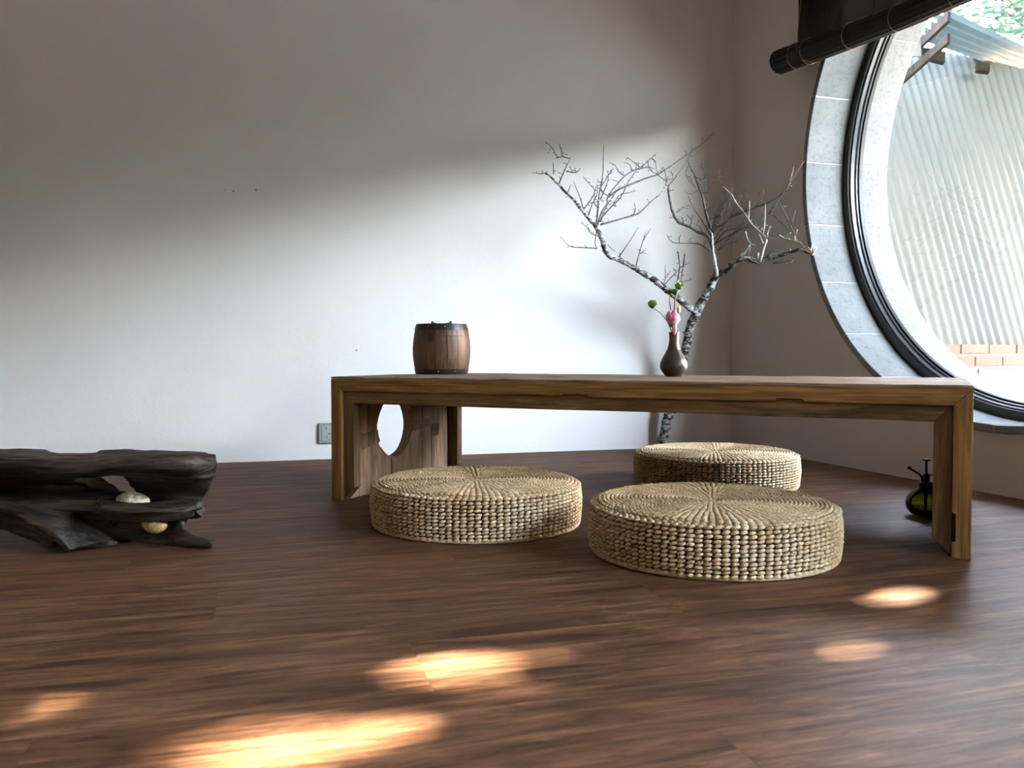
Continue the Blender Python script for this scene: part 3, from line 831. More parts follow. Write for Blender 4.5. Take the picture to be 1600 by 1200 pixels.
# ------------------------------------------------------------------ woven rush cushions
def stitch(m, c, rx, ry, rz, T, B, N_):
    """small blob: axes T (long), B, N_"""
    vs = []; fs = []
    pr_ = [(-1, 0.0), (-0.72, 0.72), (0.0, 1.0), (0.72, 0.72), (1, 0.0)]
    k_ = 5
    vs.append(c - T*rx)
    for t, s in pr_[1:-1]:
        for k in range(k_):
            a = 2*math.pi*k/k_ + 0.3
            vs.append(c + T*(rx*t) + B*(ry*s*math.cos(a)) + N_*(rz*s*math.sin(a)))
    vs.append(c + T*rx)
    for k in range(k_):
        k2 = (k+1) % k_
        fs.append((0, 1+k2, 1+k))
        for q in range(2): a = 1+q*k_; fs.append((a+k, a+k2, a+k_+k2, a+k_+k))
        fs.append((1+2*k_+k, 1+2*k_+k2, 1+3*k_))
    m.add(vs, fs)
def make_cushion():
    Rr, H = 0.262, 0.113
    root = empty('rush_cushion')
    core = MB(); core.lathe([(0.0, 0.002), (Rr - 0.012, 0.002), (Rr - 0.004, 0.02), (Rr - 0.003, H*0.5), (Rr - 0.008, H - 0.014), (Rr - 0.03, H - 0.005), (0.15, H - 0.002), (0.02, H - 0.006), (0.0, H - 0.007)], 64)
    core.build('core', M_STRAWD, root, smooth=True)
    r = random.Random(5)
    side = MB(); NC = 100; NR = 12
    for row in range(NR):
        z = 0.009 + (H - 0.020) * row / (NR - 1)
        bulge = 0.004 * math.sin(math.pi * row / (NR - 1))
        for k in range(NC):
            a = 2*math.pi*(k + (0.5 if row % 2 else 0.0)*0.22 + r.uniform(-.04, .04)) / NC
            rr = Rr + bulge + r.uniform(-.0012, .0012) + 0.0015*math.sin(a*3)
            c = Vector((rr*math.cos(a), rr*math.sin(a), z + r.uniform(-.0008, .0008)))
            n_ = Vector((math.cos(a), math.sin(a), 0)); t = Vector((-math.sin(a), math.cos(a), 0.26 + r.uniform(-.12, .12))).normalized(); b = n_.cross(t)
            stitch(side, c, 0.0090, 0.0045, 0.0068, t, b, n_)
    tag(side.build('side_weave', M_STRAW, root, smooth=True, fix=False), kind='stuff')
    top = MB(); r0 = Rr - 0.008; pitch = 0.0088; ring_ = 0
    while r0 > 0.012:
        n = 104 if r0 > 0.17 else 72 if r0 > 0.10 else 44 if r0 > 0.055 else 26 if r0 > 0.03 else 14
        zt = H - 0.003 + 0.0025*math.sin(math.pi*min(1, (Rr - r0)/Rr)) - 0.004*math.exp(-(r0/0.045)**2) - (0.006 if ring_ == 0 else 0.0015 if ring_ == 1 else 0)
        ln = 2*math.pi*r0/n*0.60
        for k in range(n):
            a = 2*math.pi*(k + r.uniform(-.05, .05))/n
            t = (Vector((-math.sin(a), math.cos(a), 0)) + Vector((math.cos(a), math.sin(a), 0))*0.28).normalized(); n_ = Vector((0, 0, 1)); b = n_.cross(t)
            stitch(top, Vector((r0*math.cos(a), r0*math.sin(a), zt + r.uniform(-.0008, .0008))), ln, 0.0046, 0.0056, t, b, n_)
        r0 -= pitch; ring_ += 1
    top.ball((0, 0, H - 0.006), 0.012, 10, 6, (1, 1, .4))
    tag(top.build('top_weave', M_STRAW, root, smooth=True, fix=False), kind='stuff')
    rim = MB(); nn = 130
    rim.tube([((Rr - 0.001)*math.cos(2*math.pi*k/nn), (Rr - 0.001)*math.sin(2*math.pi*k/nn), 0.0055 + 0.0004*math.sin(k*2.1)) for k in range(nn + 1)], 0.0052, 6)
    rim.build('bottom_rim', M_STRAW, root, smooth=True)
    return root
cush = make_cushion()
def cush_copy(src):
    c = src.copy(); col.objects.link(c)
    for ch in [x for x in bpy.data.objects if x.parent == src]:
        d = ch.copy(); col.objects.link(d); d.parent = c
    return c
cB = cush_copy(cush); cC = cush_copy(cush)
for o, px, yf, rz, lab in ((cush, 744.5, 852, 0.3, 'round woven rush cushion tucked under the left end of the table'),
                     (cB, 1114, 911, 2.0, 'largest looking round woven rush cushion, nearest, in front of the table'),
                     (cC, 1119.5, 777, 4.1, 'round woven rush cushion behind the table, nearest the room corner')):
    y = on_z(px, yf).y + 0.268
    o.location = ((px - 800)/1330.0*y*1.0, y, 0.0); o.rotation_euler = (0, 0, rz)
    tag(o, lab, 'cushion', 'woven rush floor cushions')
TILT = 0

# ------------------------------------------------------------------ little barrel
def tpt(X, Y, Z=0.0):
    return TO + Vector((math.cos(TA)*X - math.sin(TA)*Y, math.sin(TA)*X + math.cos(TA)*Y, Z))
TOPZ = TH + 0.0065
bc = Vector((-0.2365, 2.86, TOPZ))
barrel = empty('wooden_barrel', bc, R(-6)); tag(barrel, 'small dark wooden lidded barrel with studded black bands on the table', 'barrel')
BH = 0.166
def br(z):
    t = (z / BH - 0.48) / 0.5
    return 0.0965 - 0.0125 * t * t
NSV = 16
for k in range(NSV):
    for (za, zb_, nm) in ((0.004, 0.126, 'stave'), (0.1275, BH - 0.001, 'lid_stave')):
        m = MB(); vs = []; fs = []; nz_ = 8; na = 4
        a0 = 2*math.pi*k/NSV + 0.004; a1 = 2*math.pi*(k+1)/NSV - 0.004
        for i in range(nz_ + 1):
            z = za + (zb_ - za)*i/nz_
            for j in range(na + 1):
                a = a0 + (a1 - a0)*j/na; vs.append((br(z)*math.cos(a), br(z)*math.sin(a), z))
            for j in range(na, -1, -1):
                a = a0 + (a1 - a0)*j/na; vs.append(((br(z)-.009)*math.cos(a), (br(z)-.009)*math.sin(a), z))
        w_ = 2*(na + 1)
        for i in range(nz_):
            for j in range(w_): fs.append((i*w_+j, i*w_+(j+1) % w_, (i+1)*w_+(j+1) % w_, (i+1)*w_+j))
        fs.append(tuple(range(w_))[::-1]); fs.append(tuple(nz_*w_ + j for j in range(w_)))
        m.add(vs, fs); m.build(nm, M_BARREL, barrel)
m = MB(); m.lathe([(0, 0.001), (0.080, 0.001), (0.082, 0.01), (0, 0.01)], 40); m.build('base_disc', M_BARREL, barrel)
m = MB(); m.lathe([(0, BH - 0.012), (0.078, BH - 0.012), (0.078, BH - 0.004), (0, BH - 0.004)], 40); m.build('lid_top', M_BARREL, barrel)
m = MB(); m.lathe([(0.06, 0.012), (0.085, 0.012), (0.085, 0.15), (0.06, 0.15)], 40); m.build('inner_lining', M_IRON, barrel)
for za, zb_ in ((0.0, 0.0175), (BH - 0.0215, BH + 0.001)):
    m = MB(); m.lathe([(br(za) - .006, za), (br(za) + 0.0018, za), (br((za+zb_)/2) + 0.002, (za+zb_)/2), (br(zb_) + 0.0018, zb_), (br(zb_) - 0.006, zb_), (br(za) - .006, za)], 64)
    bd = m.build('metal_band', M_BAND, barrel, smooth=False)
    zc = (za + zb_)/2 + 0.001
    for k in range(10):
        a = R(-92 + 6 + 36*k) if za == 0 else R(-72 + 6 + 30 + 36*k - 36)
        m = MB(); m.ball(((br(zc) + .002)*math.cos(a), (br(zc) + .002)*math.sin(a), zc), 0.0024, 8, 5); m.build('stud', M_STUD, bd, smooth=True)
a = R(-104 + 6)
rc = br(0.118) + 0.002
m = MB(); M_ = Matrix.Rotation(a, 3, 'Z')
m.ball(M_ @ Vector((rc, 0, 0.122)), 0.0135, 14, 6, (0.25, 0.85, 1.15), M_); m.build('latch_plate', M_IRON, barrel, smooth=True)
m = MB(); m.tube([M_ @ Vector((rc + .005, 0.012*math.sin(t), 0.122 + 0.013*math.cos(t))) for t in [2*math.pi*k/16 for k in range(17)]], 0.0013, 5)
m.tube([M_ @ Vector((rc + .006, 0, 0.121)), M_ @ Vector((rc + .006, 0, 0.105))], 0.0022, 6); m.build('latch_ring', M_BAND, barrel, smooth=True)
m = MB()
for sx in (-1, 1): m.tube([(sx*0.031, 0, BH - .006), (sx*0.031, 0, BH + 0.011)], [0.003, 0.0042], 8)
m.tube([(-0.031, 0, BH + 0.006), (-0.015, 0.002, BH + 0.0025), (0, 0.003, BH + 0.001), (0.015, 0.002, BH + 0.0025), (0.031, 0, BH + 0.006)], 0.0022, 6); m.build('lid_handle', M_IRON, barrel, smooth=True)

# ------------------------------------------------------------------ vase and flowers
vc = at(1052.5, 590, 2.56); vc = Vector((vc.x, 2.56, TOPZ))
def m_vase():
    m, nt, b = newmat('dark_bronze_glaze')
    v_ = coords(nt, (6, 6, 260)); n = nz(nt, v_, 1.0, 3, 0.6); v2 = coords(nt); n2 = nz(nt, v2, 30, 3, .6)
    nt.links.new(ramp(nt, n2, [(0.3, (0.030, 0.027, 0.019)), (0.7, (0.065, 0.056, 0.038))]), b.inputs['Base Color'])
    b.inputs['Roughness'].default_value = 0.33; b.inputs['Metallic'].default_value = 0.4; bump(nt, b, n, 0.35, 0.0008)
    return m
M_VASE = m_vase()
vase = MB(); vase.lathe([(0.0, 0.001), (0.0245, 0.0), (0.0265, 0.003), (0.0300, 0.007), (0.0375, 0.016), (0.0415, 0.028), (0.0405, 0.040), (0.0345, 0.054), (0.0255, 0.069), (0.0185, 0.083), (0.0150, 0.098), (0.0138, 0.112), (0.0142, 0.124), (0.0158, 0.131), (0.0148, 0.1325), (0.0122, 0.128), (0.0115, 0.110), (0.013, 0.09), (0.030, 0.05), (0.034, 0.02), (0, 0.008)], 48)
v_o = vase.build('flower_vase', M_VASE, None, smooth=True); v_o.location = vc
tag(v_o, 'small dark bronze bottle-shaped vase holding flowers on the table', 'vase')
def vp(x, y, dy=0.0): return at(x, y, 2.56 + dy)
M_STEM = plain('flower_stem', (0.06, 0.14, 0.05), 0.5)
M_STEMD = plain('dark_stem', (0.055, 0.085, 0.06), 0.55)
M_GREEN = plain('green_petal', (0.16, 0.42, 0.015), 0.55)
M_DGREEN = plain('dark_green_petal', (0.03, 0.12, 0.012), 0.6)
M_CREAM = plain('cream_petal', (0.78, 0.74, 0.42), 0.5)
def m_pink():
    m, nt, b = newmat('pink_petal'); v_ = coords(nt); n = nz(nt, v_, 45, 3, .6)
    nt.links.new(ramp(nt, n, [(0.3, (0.74, 0.20, 0.42)), (0.7, (0.88, 0.46, 0.62))]), b.inputs['Base Color']); b.inputs['Roughness'].default_value = 0.5
    return m
M_PINK = m_pink()
mouth = vc + Vector((0, 0, 0.128))
inside = vc + Vector((0, 0, 0.05))
def pompon(name_label, pix, rad, mat, stem_pts, dy, flat=1.0):
    c = vp(*pix, dy)
    root = empty('green_pompon_flower', c); tag(root, name_label, 'flower', 'green pompon flowers in the vase')
    m = MB(); m.ball((0, 0, 0), rad*.8, 12, 8, (1, 1, .85*flat)); m.build('flower_core', mat, root, smooth=True)
    m = MB(); n = 130
    for i in range(n):
        zz = 1 - 2*(i + .5)/n
        if zz < -0.55: continue
        a = i*2.39996; rr = math.sqrt(1 - zz*zz); d = Vector((rr*math.cos(a), rr*math.sin(a), zz*.85*flat))
        m.tube([d*rad*.7, d*rad*.98, d*rad*1.05 + Vector((0, 0, rad*.03))], [rad*.10, rad*.10, rad*.03], 4)
    tag(m.build('petals', mat, root, smooth=True), kind='stuff')
    m = MB(); m.lathe([(rad*.25, -rad*1.02), (rad*.75, -rad*.62), (rad*.8, -rad*.45), (0, -rad*.3)], 12); m.build('sepal', M_STEM, root, smooth=True)
    m = MB(); pts_ = [inside - c, mouth - c + Vector((0.003*(1 if pix[0] > 1050 else -1), 0, 0))] + [vp(x, y, dy*t) - c for x, y, t in stem_pts] + [Vector((0, 0, -rad*.8))]
    m.tube(pts_, 0.0013, 6); m.build('stem', M_STEMD, root, smooth=True)
    return root
pompon('round green pompon flower leaning left out of the vase on a long stem', (1019.5, 474.5), 0.0135, M_GREEN, [(1045, 505, .3), (1033, 490, .7)], -0.01)
pompon('topmost bright green pompon flower above the pink rose', (1061, 446), 0.0125, M_GREEN, [(1053, 490, .4), (1055, 465, .8)], -0.015, .75)
pompon('second green pompon flower just under the topmost one', (1055, 455), 0.0115, M_GREEN, [(1053, 490, .3), (1054, 470, .8)], 0.012, .75)
pompon('small dark green pompon flower nearly hidden on the left of the upper two', (1046.5, 456.5), 0.008, M_DGREEN, [(1049, 490, .3), (1046, 472, .8)], 0.02)
def petal(m, c, az, tilt, wd, ht, curl=0.5, lean=0.0):
    """cupped petal standing on c, facing outwards at az"""
    nu, nv = 7, 6; vs = []; fs = []
    for j in range(nv + 1):
        t = j / nv
        wv = wd * (math.sin(math.pi*(0.12 + 0.80*t))**0.7)
        for i in range(nu + 1):
            s = -1 + 2*i/nu
            ang = s * wv * 60
            rad_ = tilt * (0.35 + 0.85*math.sin(math.pi*min(t*0.62 + .05, .5)))
            rad_ *= 1.0 - 0.42 * max(0, t - 0.45) ** 1.2 * 1.6
            rad_ += 0.0015 * max(0, t - .85) * 6 * curl
            h = ht * t * (1 - 0.10*s*s*t)
            a = az + s * wv / max(rad_, 0.003) * 0.8
            vs.append(c + Vector((rad_*math.cos(a), rad_*math.sin(a), h)))
    for j in range(nv):
        for i in range(nu): a = j*(nu+1)+i; fs.append((a, a+1, a+nu+2, a+nu+1))
    m.add(vs, fs)
rose_c = vp(1051, 508, -0.02)
rose = empty('pink_rose', rose_c); rose.scale = (1.30, 1.30, 1.30); tag(rose, 'pink half-open rose-like flower just above the vase mouth', 'flower')
for i, (az, rr, wd, ht) in enumerate([(0.3, .004, .006, .033), (2.4, .005, .007, .034), (4.5, .006, .008, .034), (1.2, .009, .011, .035), (3.3, .010, .012, .034), (5.4, .010, .012, .035), (0.2, .0135, .015, .034), (1.8, .0145, .016, .032), (3.6, .0145, .016, .033), (5.0, .014, .016, .031), (-1.0, .016, .015, .027)]):
    m = MB(); petal(m, Vector((0, 0, 0)), az, rr, wd, ht, 0.4)
    o = m.build('petal', M_PINK, rose, smooth=True, fix=False); s_ = o.modifiers.new('solid', 'SOLIDIFY'); s_.thickness = 0.0008
m = MB(); q1 = vp(1052, 505, -.022) - rose_c
m.ball(q1*0.8 + Vector((0.002, -0.006, -0.012)), 0.012, 10, 8, (0.42, 0.25, 1.25)); m.build('hanging_petal', M_PINK, rose, smooth=True)
m = MB(); m.lathe([(0.0, -.006), (.006, -.004), (.0115, .003), (.008, .004), (0, .003)], 14); m.build('sepal', M_STEM, rose, smooth=True)
m = MB(); m.tube([(inside - rose_c)/1.3, (mouth - rose_c + Vector((0, -.004, 0)))/1.3, Vector((0.0, 0.0, -.004))], 0.0016, 6); m.build('stem', M_STEM, rose, smooth=True)
bud_c = vp(1060.5, 484, 0.0)
bud = empty('cream_flower_bud', bud_c); tag(bud, 'small pale yellow flower bud behind the pink rose', 'flower bud')
m = MB(); m.ball((0, 0, 0), 0.0078, 10, 8, (.75, .75, 1.4)); m.build('closed_petals', M_CREAM, bud, smooth=True)
m = MB(); m.tube([inside - bud_c, mouth - bud_c + Vector((.004, 0, 0)), Vector((-.001, 0.004, -.02)), Vector((0, 0, -.009))], 0.0013, 6); m.build('stem', M_STEM, bud, smooth=True)
thin = vp(1047, 475, 0.0)
sprig = MB(); sprig.tube([inside - thin, mouth - thin + Vector((-.005, 0, 0)), vp(1041, 497) - thin, vp(1038, 490) - thin], [.0012, .0012, .001, .0006], 5)
sprig.tube([mouth - thin + Vector((-.002, 0, 0)), vp(1048, 480) - thin, vp(1046, 468) - thin], [.0011, .001, .0007], 5)
so = sprig.build('flower_sprig', M_STEMD, None, smooth=True); so.location = thin; tag(so, 'thin bare green side stems rising from the vase mouth', 'stem')

# ------------------------------------------------------------------ green glass plant mister
mc = on_z(1446, 806); mc = Vector((mc.x, mc.y + 0.0, 0))
mist = empty('plant_mister', mc); tag(mist, 'round green glass plant mister with black pump, behind the right leg of the table', 'sprayer')
m = MB(); m.lathe([(0, 0.0015), (0.028, 0.001), (0.039, 0.008), (0.0485, 0.022), (0.0505, 0.036), (0.046, 0.051), (0.034, 0.064), (0.019, 0.073), (0.015, 0.078)], 40)
o = m.build('glass_bulb', M_GREENGLASS, mist, smooth=True)
m = MB(); m.lathe([(0, 0.003), (0.027, 0.003), (0.038, 0.009), (0.0465, 0.0215), (0.0468, 0.022), (0, 0.022)], 32); m.build('water', m_glass('water', (0.75, 0.8, 0.35)), mist, smooth=True)
m = MB(); m.lathe([(0.0, 0.071), (0.0175, 0.071), (0.0185, 0.076), (0.0185, 0.088), (0.014, 0.091), (0.009, 0.093), (0.009, 0.110), (0.0075, 0.114), (0.0035, 0.115), (0.0035, 0.148), (0.0, 0.149)], 24); m.build('pump', M_IRON, mist, smooth=False)
m = MB(); m.lathe([(0, 0.148), (0.012, 0.149), (0.0125, 0.151), (0.004, 0.1535), (0, 0.1535)], 20); m.build('plunger', M_IRON, mist, smooth=True)
m = MB(); m.tube([(-0.010, -.003, 0.088), (-0.0125, -.004, 0.103), (-0.020, -.005, 0.112), (-0.040, -.007, 0.124), (-0.044, -.007, 0.127)], [0.0035, 0.0035, 0.003, 0.003, .003], 8)
m.tube([(-0.043, -.007, 0.1255), (-0.048, -.0075, 0.1295), (-0.053, -.008, 0.1325)], [0.003, 0.0052, 0.0028], 8); m.build('nozzle', M_IRON, mist, smooth=True)
m = MB(); m.tube([(0.0, 0, 0.090), (0.0, 0, 0.012)], 0.0045, 8); m.build('dip_tube', M_IRON, mist, smooth=True)
m = MB(); m.box((0.006, -.003, 0.108), (0.020, .003, 0.111)); m.box((-0.013, -.002, 0.103), (0.0, .002, 0.106)); m.build('lug', M_IRON, mist)

# ------------------------------------------------------------------ wall socket
def on_back(x, y):
    d = ray(x, y); o_ = Vector((0, 0, CAMZ)); t = (CORNER - o_).dot(N1) / d.dot(N1); return o_ + d * t
oc = on_back(514, 676.5)
M_SOCK = plain('grey_plastic', (0.30, 0.33, 0.33), 0.45); M_SOCKF = plain('socket_face', (0.36, 0.40, 0.40), 0.4)
sock = empty('wall_socket', oc, A1); tag(sock, 'grey square power socket low on the back wall beside the table leg', 'socket')
m = MB(); m.box((-0.043, -0.009, -0.043), (0.043, -0.0003, 0.043)); bevel(m.build('plate', M_SOCK, sock), 0.004, 3)
m = MB(); m.box((-0.030, -0.0105, -0.034), (0.030, -0.0091, 0.034)); bevel(m.build('face', M_SOCKF, sock), 0.001, 2)
def slot(c, s, rot=0.0):
    m = MB(); m.box((-s[0]/2, -0.0004, -s[1]/2), (s[0]/2, 0.0003, s[1]/2)); o = m.build('slot', M_IRON, sock); o.location = (c[0], -0.0109, c[1]); o.rotation_euler = (0, rot, 0)
slot((-0.012, 0.019), (0.0025, 0.008)); slot((0.012, 0.019), (0.0025, 0.008)); slot((0, -0.001), (0.008, 0.0025))
slot((-0.011, -0.016), (0.0022, 0.009), R(-30)); slot((0.011, -0.016), (0.0022, 0.009), R(30)); slot((0, -0.028), (0.0022, 0.006))

# ------------------------------------------------------------------ bare branch standing in the corner
def zb2p(zx, zy): return 820 + zx*0.3, 200 + zy*0.3
tree_base = at(1032, 701, 3.90); tree_base.z = 0.0
br_o = empty('bare_branch', tree_base); tag(br_o, 'tall bare forked plum branch leaning in the corner behind the table', 'branch')
def depth_of(px):
    """the branch spreads forwards from the corner on its right side"""
    k = [(830, 3.45), (930, 3.50), (1000, 3.60), (1090, 3.68), (1140, 3.56), (1200, 3.40), (1280, 3.20)]
    for (a, da), (b, db) in zip(k, k[1:]):
        if px <= b: return da + (db - da)*max(0, (px - a)/(b - a))
    return k[-1][1]
def smooth_line(pts, rads, sub=3):
    out = []; ro = []
    n = len(pts)
    for i in range(n - 1):
        p0 = pts[max(i-1, 0)]; p1 = pts[i]; p2 = pts[i+1]; p3 = pts[min(i+2, n-1)]
        for k in range(sub):
            t = k/sub
            out.append(0.5*((2*p1) + (p2 - p0)*t + (2*p0 - 5*p1 + 4*p2 - p3)*t*t + (3*p1 - p0 - 3*p2 + p3)*t**3))
            ro.append(rads[i] + (rads[i+1] - rads[i])*t)
    out.append(pts[-1]); ro.append(rads[-1])
    return out, ro
rb = random.Random(3)
def limb(name, mat, pix, r0, r1, dys=None, knob=0.0, seg=6, sub=3, zoom=True):
    P = []
    for i, (x, y) in enumerate(pix):
        if zoom: x, y = zb2p(x, y)
        d = depth_of(x)
        if dys is not None: d = dys(i, x, y, d)
        P.append(at(x, y, d) - tree_base)
    n = len(P); Rd = [r0 + (r1 - r0)*i/(n - 1) for i in range(n)]
    L, RR = smooth_line(P, Rd, sub)
    RR = [r*(1 + knob*rb.uniform(-.6, 1)) for r in RR]
    L = [p + Vector((rb.uniform(-1, 1), rb.uniform(-1, 1), rb.uniform(-1, 1)))*(r*0.18) for p, r in zip(L, RR)]
    m = MB(); m.tube(L, RR, seg)
    for i in range(1, len(L) - 1):          # buds and short spurs
        if rb.random() < (0.55 if r0 < 0.006 else 0.35):
            d = Vector((rb.uniform(-1, 1), rb.uniform(-.6, .6), rb.uniform(-.5, 1))).normalized()
            ll = rb.uniform(0.004, 0.010) + RR[i]
            if rb.random() < .3: ll += rb.uniform(0.005, 0.018)
            m.tube([L[i], L[i] + d*ll*.8, L[i] + d*ll], [min(0.0014, RR[i]*.6), 0.0011, 0.0017], 4)
            m.ball(L[i] + d*ll, 0.0023, 5, 4)
    m.build(name, mat, br_o, smooth=True)
tb = [(1032, 702), (1036, 680), (1042, 660), (1049, 638), (1060, 590), (1068, 555), (1076, 522), (1088, 488), (1101, 464), (1111, 446), (1121, 428)]
dd = [3.90, 3.885, 3.87, 3.86, 3.82, 3.79, 3.75, 3.71, 3.68, 3.66, 3.64]
limb('trunk', M_BARK, tb, 0.0225, 0.0165, lambda i, x, y, d: dd[i], 0.12, 12, 4, False)
lim_r = [(1005, 765), (1050, 738), (1100, 692), (1150, 682), (1200, 692), (1260, 682), (1330, 662), (1390, 647), (1430, 632), (1470, 646), (1503, 656)]
limb('limb', M_BARK, lim_r, 0.0140, 0.0050, lambda i, x, y, d: d if i else 3.64, 0.15, 9, 4)
lim_l = [(905, 958), (850, 930), (800, 885), (740, 845), (690, 800), (640, 770), (590, 740), (540, 710), (490, 685), (440, 665), (415, 625), (400, 570), (378, 530)]
def ld(i, x, y, d): return 3.705 if i == 0 else d
limb('limb', M_BARK, lim_l, 0.0135, 0.0095, ld, 0.15, 9, 4)
limb('limb', M_BARK, [(378, 530), (365, 505), (340, 480), (300, 430), (260, 380), (215, 335), (170, 290), (130, 250), (105, 235)], 0.0085, 0.0028, None, 0.15, 7)
limb('limb', M_BARKD, [(1000, 765), (990, 700), (978, 620), (955, 565), (900, 540), (860, 515), (810, 495), (785, 470), (768, 430), (755, 370), (745, 300)], 0.0080, 0.0048, lambda i, x, y, d: d + .02, 0.15, 8, 4)
limb('limb', M_BARKW, [(1000, 770), (990, 700), (980, 640), (975, 560), (972, 545)], 0.0075, 0.0030, lambda i, x, y, d: d - .05, 0.1, 7)
limb('limb', M_BARKD, [(975, 620), (965, 520), (940, 430), (925, 350), (910, 320), (885, 245), (850, 175), (868, 130), (873, 95)], 0.0078, 0.0012, None, 0.15, 7)
limb('limb', M_BARKW, [(1222, 700), (1245, 620), (1256, 578), (1222, 540), (1180, 500), (1140, 440), (1100, 390), (1075, 345), (1030, 305)], 0.0056, 0.0022, lambda i, x, y, d: d - .06, 0.12, 7)
tw_dark = [
 [(105, 235), (75, 238), (38, 232)], [(735, 300), (735, 250), (722, 200)],
 [(372, 515), (380, 440), (387, 350), (405, 250), (409, 150), (412, 85)],
 [(378, 510), (400, 440), (430, 390), (436, 350), (520, 250), (600, 205), (650, 165), (685, 130)],
 [(430, 362), (480, 325), (540, 298), (620, 265), (690, 243), (720, 225), (800, 170), (870, 120), (940, 70), (985, 22)],
 [(395, 503), (470, 482), (560, 455), (600, 440), (650, 390), (700, 350), (745, 305)],
 [(745, 305), (775, 270), (800, 235), (850, 165)],
 [(376, 520), (366, 600), (380, 630)], [(372, 505), (430, 430), (500, 360), (540, 280), (590, 210), (625, 195)],
 [(490, 670), (540, 600), (590, 518)], [(580, 715), (600, 640), (630, 540)], [(600, 655), (635, 630)], [(618, 585), (655, 522)],
 [(375, 627), (300, 622), (232, 615), (185, 565)], [(222, 340), (240, 293)], [(178, 290), (210, 215), (240, 150)],
 [(235, 160), (195, 148), (170, 150), (140, 100), (105, 70)], [(198, 148), (180, 80)], [(215, 225), (265, 232), (290, 210)], [(150, 240), (148, 180)],
 [(468, 640), (440, 620)], [(388, 562), (350, 552), (320, 515), (290, 490)], [(715, 832), (760, 780), (800, 742)], [(832, 655), (825, 720), (812, 792), (795, 880)],
 [(795, 642), (806, 705), (800, 760), (780, 866)], [(733, 782), (730, 715)], [(800, 830), (820, 802), (875, 788)], [(720, 850), (730, 790), (760, 745)], [(800, 790), (808, 730), (860, 700)],
 [(965, 642), (910, 605), (850, 600), (770, 595), (740, 555)], [(805, 598), (803, 565)],
 [(300, 430), (340, 380), (365, 330), (345, 300), (305, 255)], [(310, 440), (290, 370), (255, 280)], [(330, 460), (350, 400), (380, 330), (375, 290)],
 [(385, 420), (360, 380), (372, 300)], [(390, 380), (420, 310), (435, 260), (430, 220)], [(400, 300), (440, 240), (450, 225)],
 [(430, 350), (400, 330), (392, 280)], [(520, 250), (490, 230), (470, 195), (440, 180)], [(560, 225), (545, 190), (515, 180)], [(600, 205), (570, 180), (530, 150)],
 [(640, 170), (650, 215), (690, 240)], [(660, 160), (680, 175), (685, 225)], [(590, 215), (640, 205), (680, 215)], [(500, 345), (550, 335), (590, 325)],
 [(490, 350), (460, 400), (480, 410)], [(690, 243), (720, 265), (745, 280)], [(735, 270), (770, 262), (768, 235)], [(395, 490), (420, 420), (470, 340), (500, 300)], [(560, 460), (575, 430), (570, 390)],
 [(975, 560), (990, 470), (1030, 370), (1052, 310)], [(980, 560), (1010, 460), (1060, 420), (1082, 310)], [(990, 580), (1050, 490), (1090, 430), (1130, 350)],
 [(990, 602), (1100, 540), (1150, 500), (1205, 430)], [(1030, 300), (1010, 270), (1018, 218)], [(940, 320), (945, 250), (920, 200), (930, 158)], [(890, 310), (840, 252), (845, 215)],
 [(910, 320), (860, 345), (830, 320)], [(790, 440), (840, 405), (865, 410)], [(970, 560), (920, 480), (870, 400), (850, 350)], [(945, 430), (990, 400)],
 [(1000, 642), (1080, 560), (1140, 520)], [(1080, 460), (1180, 420), (1270, 390), (1340, 340), (1380, 280), (1400, 200)],
 [(1270, 450), (1330, 360), (1385, 280), (1455, 170)], [(1060, 470), (1160, 430), (1230, 380), (1245, 320)], [(1290, 450), (1390, 540), (1470, 642)],
 [(1320, 380), (1380, 500), (1420, 590)], [(1385, 510), (1410, 430)], [(1235, 690), (1270, 660), (1310, 630)], [(1290, 705), (1350, 700), (1403, 685)],
 [(1215, 350), (1240, 320)], [(1100, 400), (1120, 340), (1155, 355)], [(1025, 480), (1030, 420), (1060, 380), (1075, 330)], [(995, 540), (1000, 400)],
 [(880, 245), (915, 270), (945, 250)], [(860, 190), (835, 225)], [(870, 270), (840, 245)], [(955, 480), (1015, 450), (1040, 400)], [(1000, 520), (1070, 470), (1095, 400)],
 [(985, 610), (1040, 540), (1110, 520), (1160, 480)], [(1005, 640), (1060, 600), (1120, 590)], [(860, 515), (870, 480), (840, 450)], [(930, 550), (905, 510), (880, 500)],
 [(1120, 500), (1160, 520), (1200, 470)], [(830, 500), (815, 460)], [(925, 340), (960, 330), (940, 280)], [(850, 420), (815, 410)], [(1010, 500), (985, 440), (992, 400)]]
for i, t in enumerate(tw_dark):
    off = rb.uniform(-0.07, 0.03)
    ln = sum((Vector(a) - Vector(b)).length for a, b in zip(t, t[1:]))
    r0 = 0.0018 + min(0.0026, ln/260*0.0016)
    n_ = len(t)
    limb('twig', M_BARKD, t, r0, 0.0010, (lambda i, x, y, d, off=off, n_=n_: d + off*i/n_), 0.2, 5, 3)
tw_pale = [[(1255, 575), (1330, 570), (1385, 545)], [(1340, 572), (1390, 585), (1440, 600)], [(1165, 482), (1168, 430), (1170, 380)], [(1240, 560), (1250, 480), (1253, 395)],
 [(1260, 570), (1276, 510)], [(1150, 540), (1165, 590), (1200, 610), (1240, 602)], [(1215, 700), (1170, 680), (1176, 600)], [(1118, 690), (1145, 650), (1170, 610)], [(1215, 650), (1210, 690), (1180, 670)],
 [(1500, 655), (1520, 622)], [(1490, 645), (1495, 608)], [(1430, 640), (1470, 630), (1500, 650)], [(365, 372), (400, 378), (452, 372)], [(700, 350), (745, 305)], [(1240, 600), (1225, 560), (1235, 520)]]
for i, t in enumerate(tw_pale):
    limb('twig', M_BARKW, t, 0.0028, 0.0014, (lambda i, x, y, d: d - .06), 0.2, 5, 3)

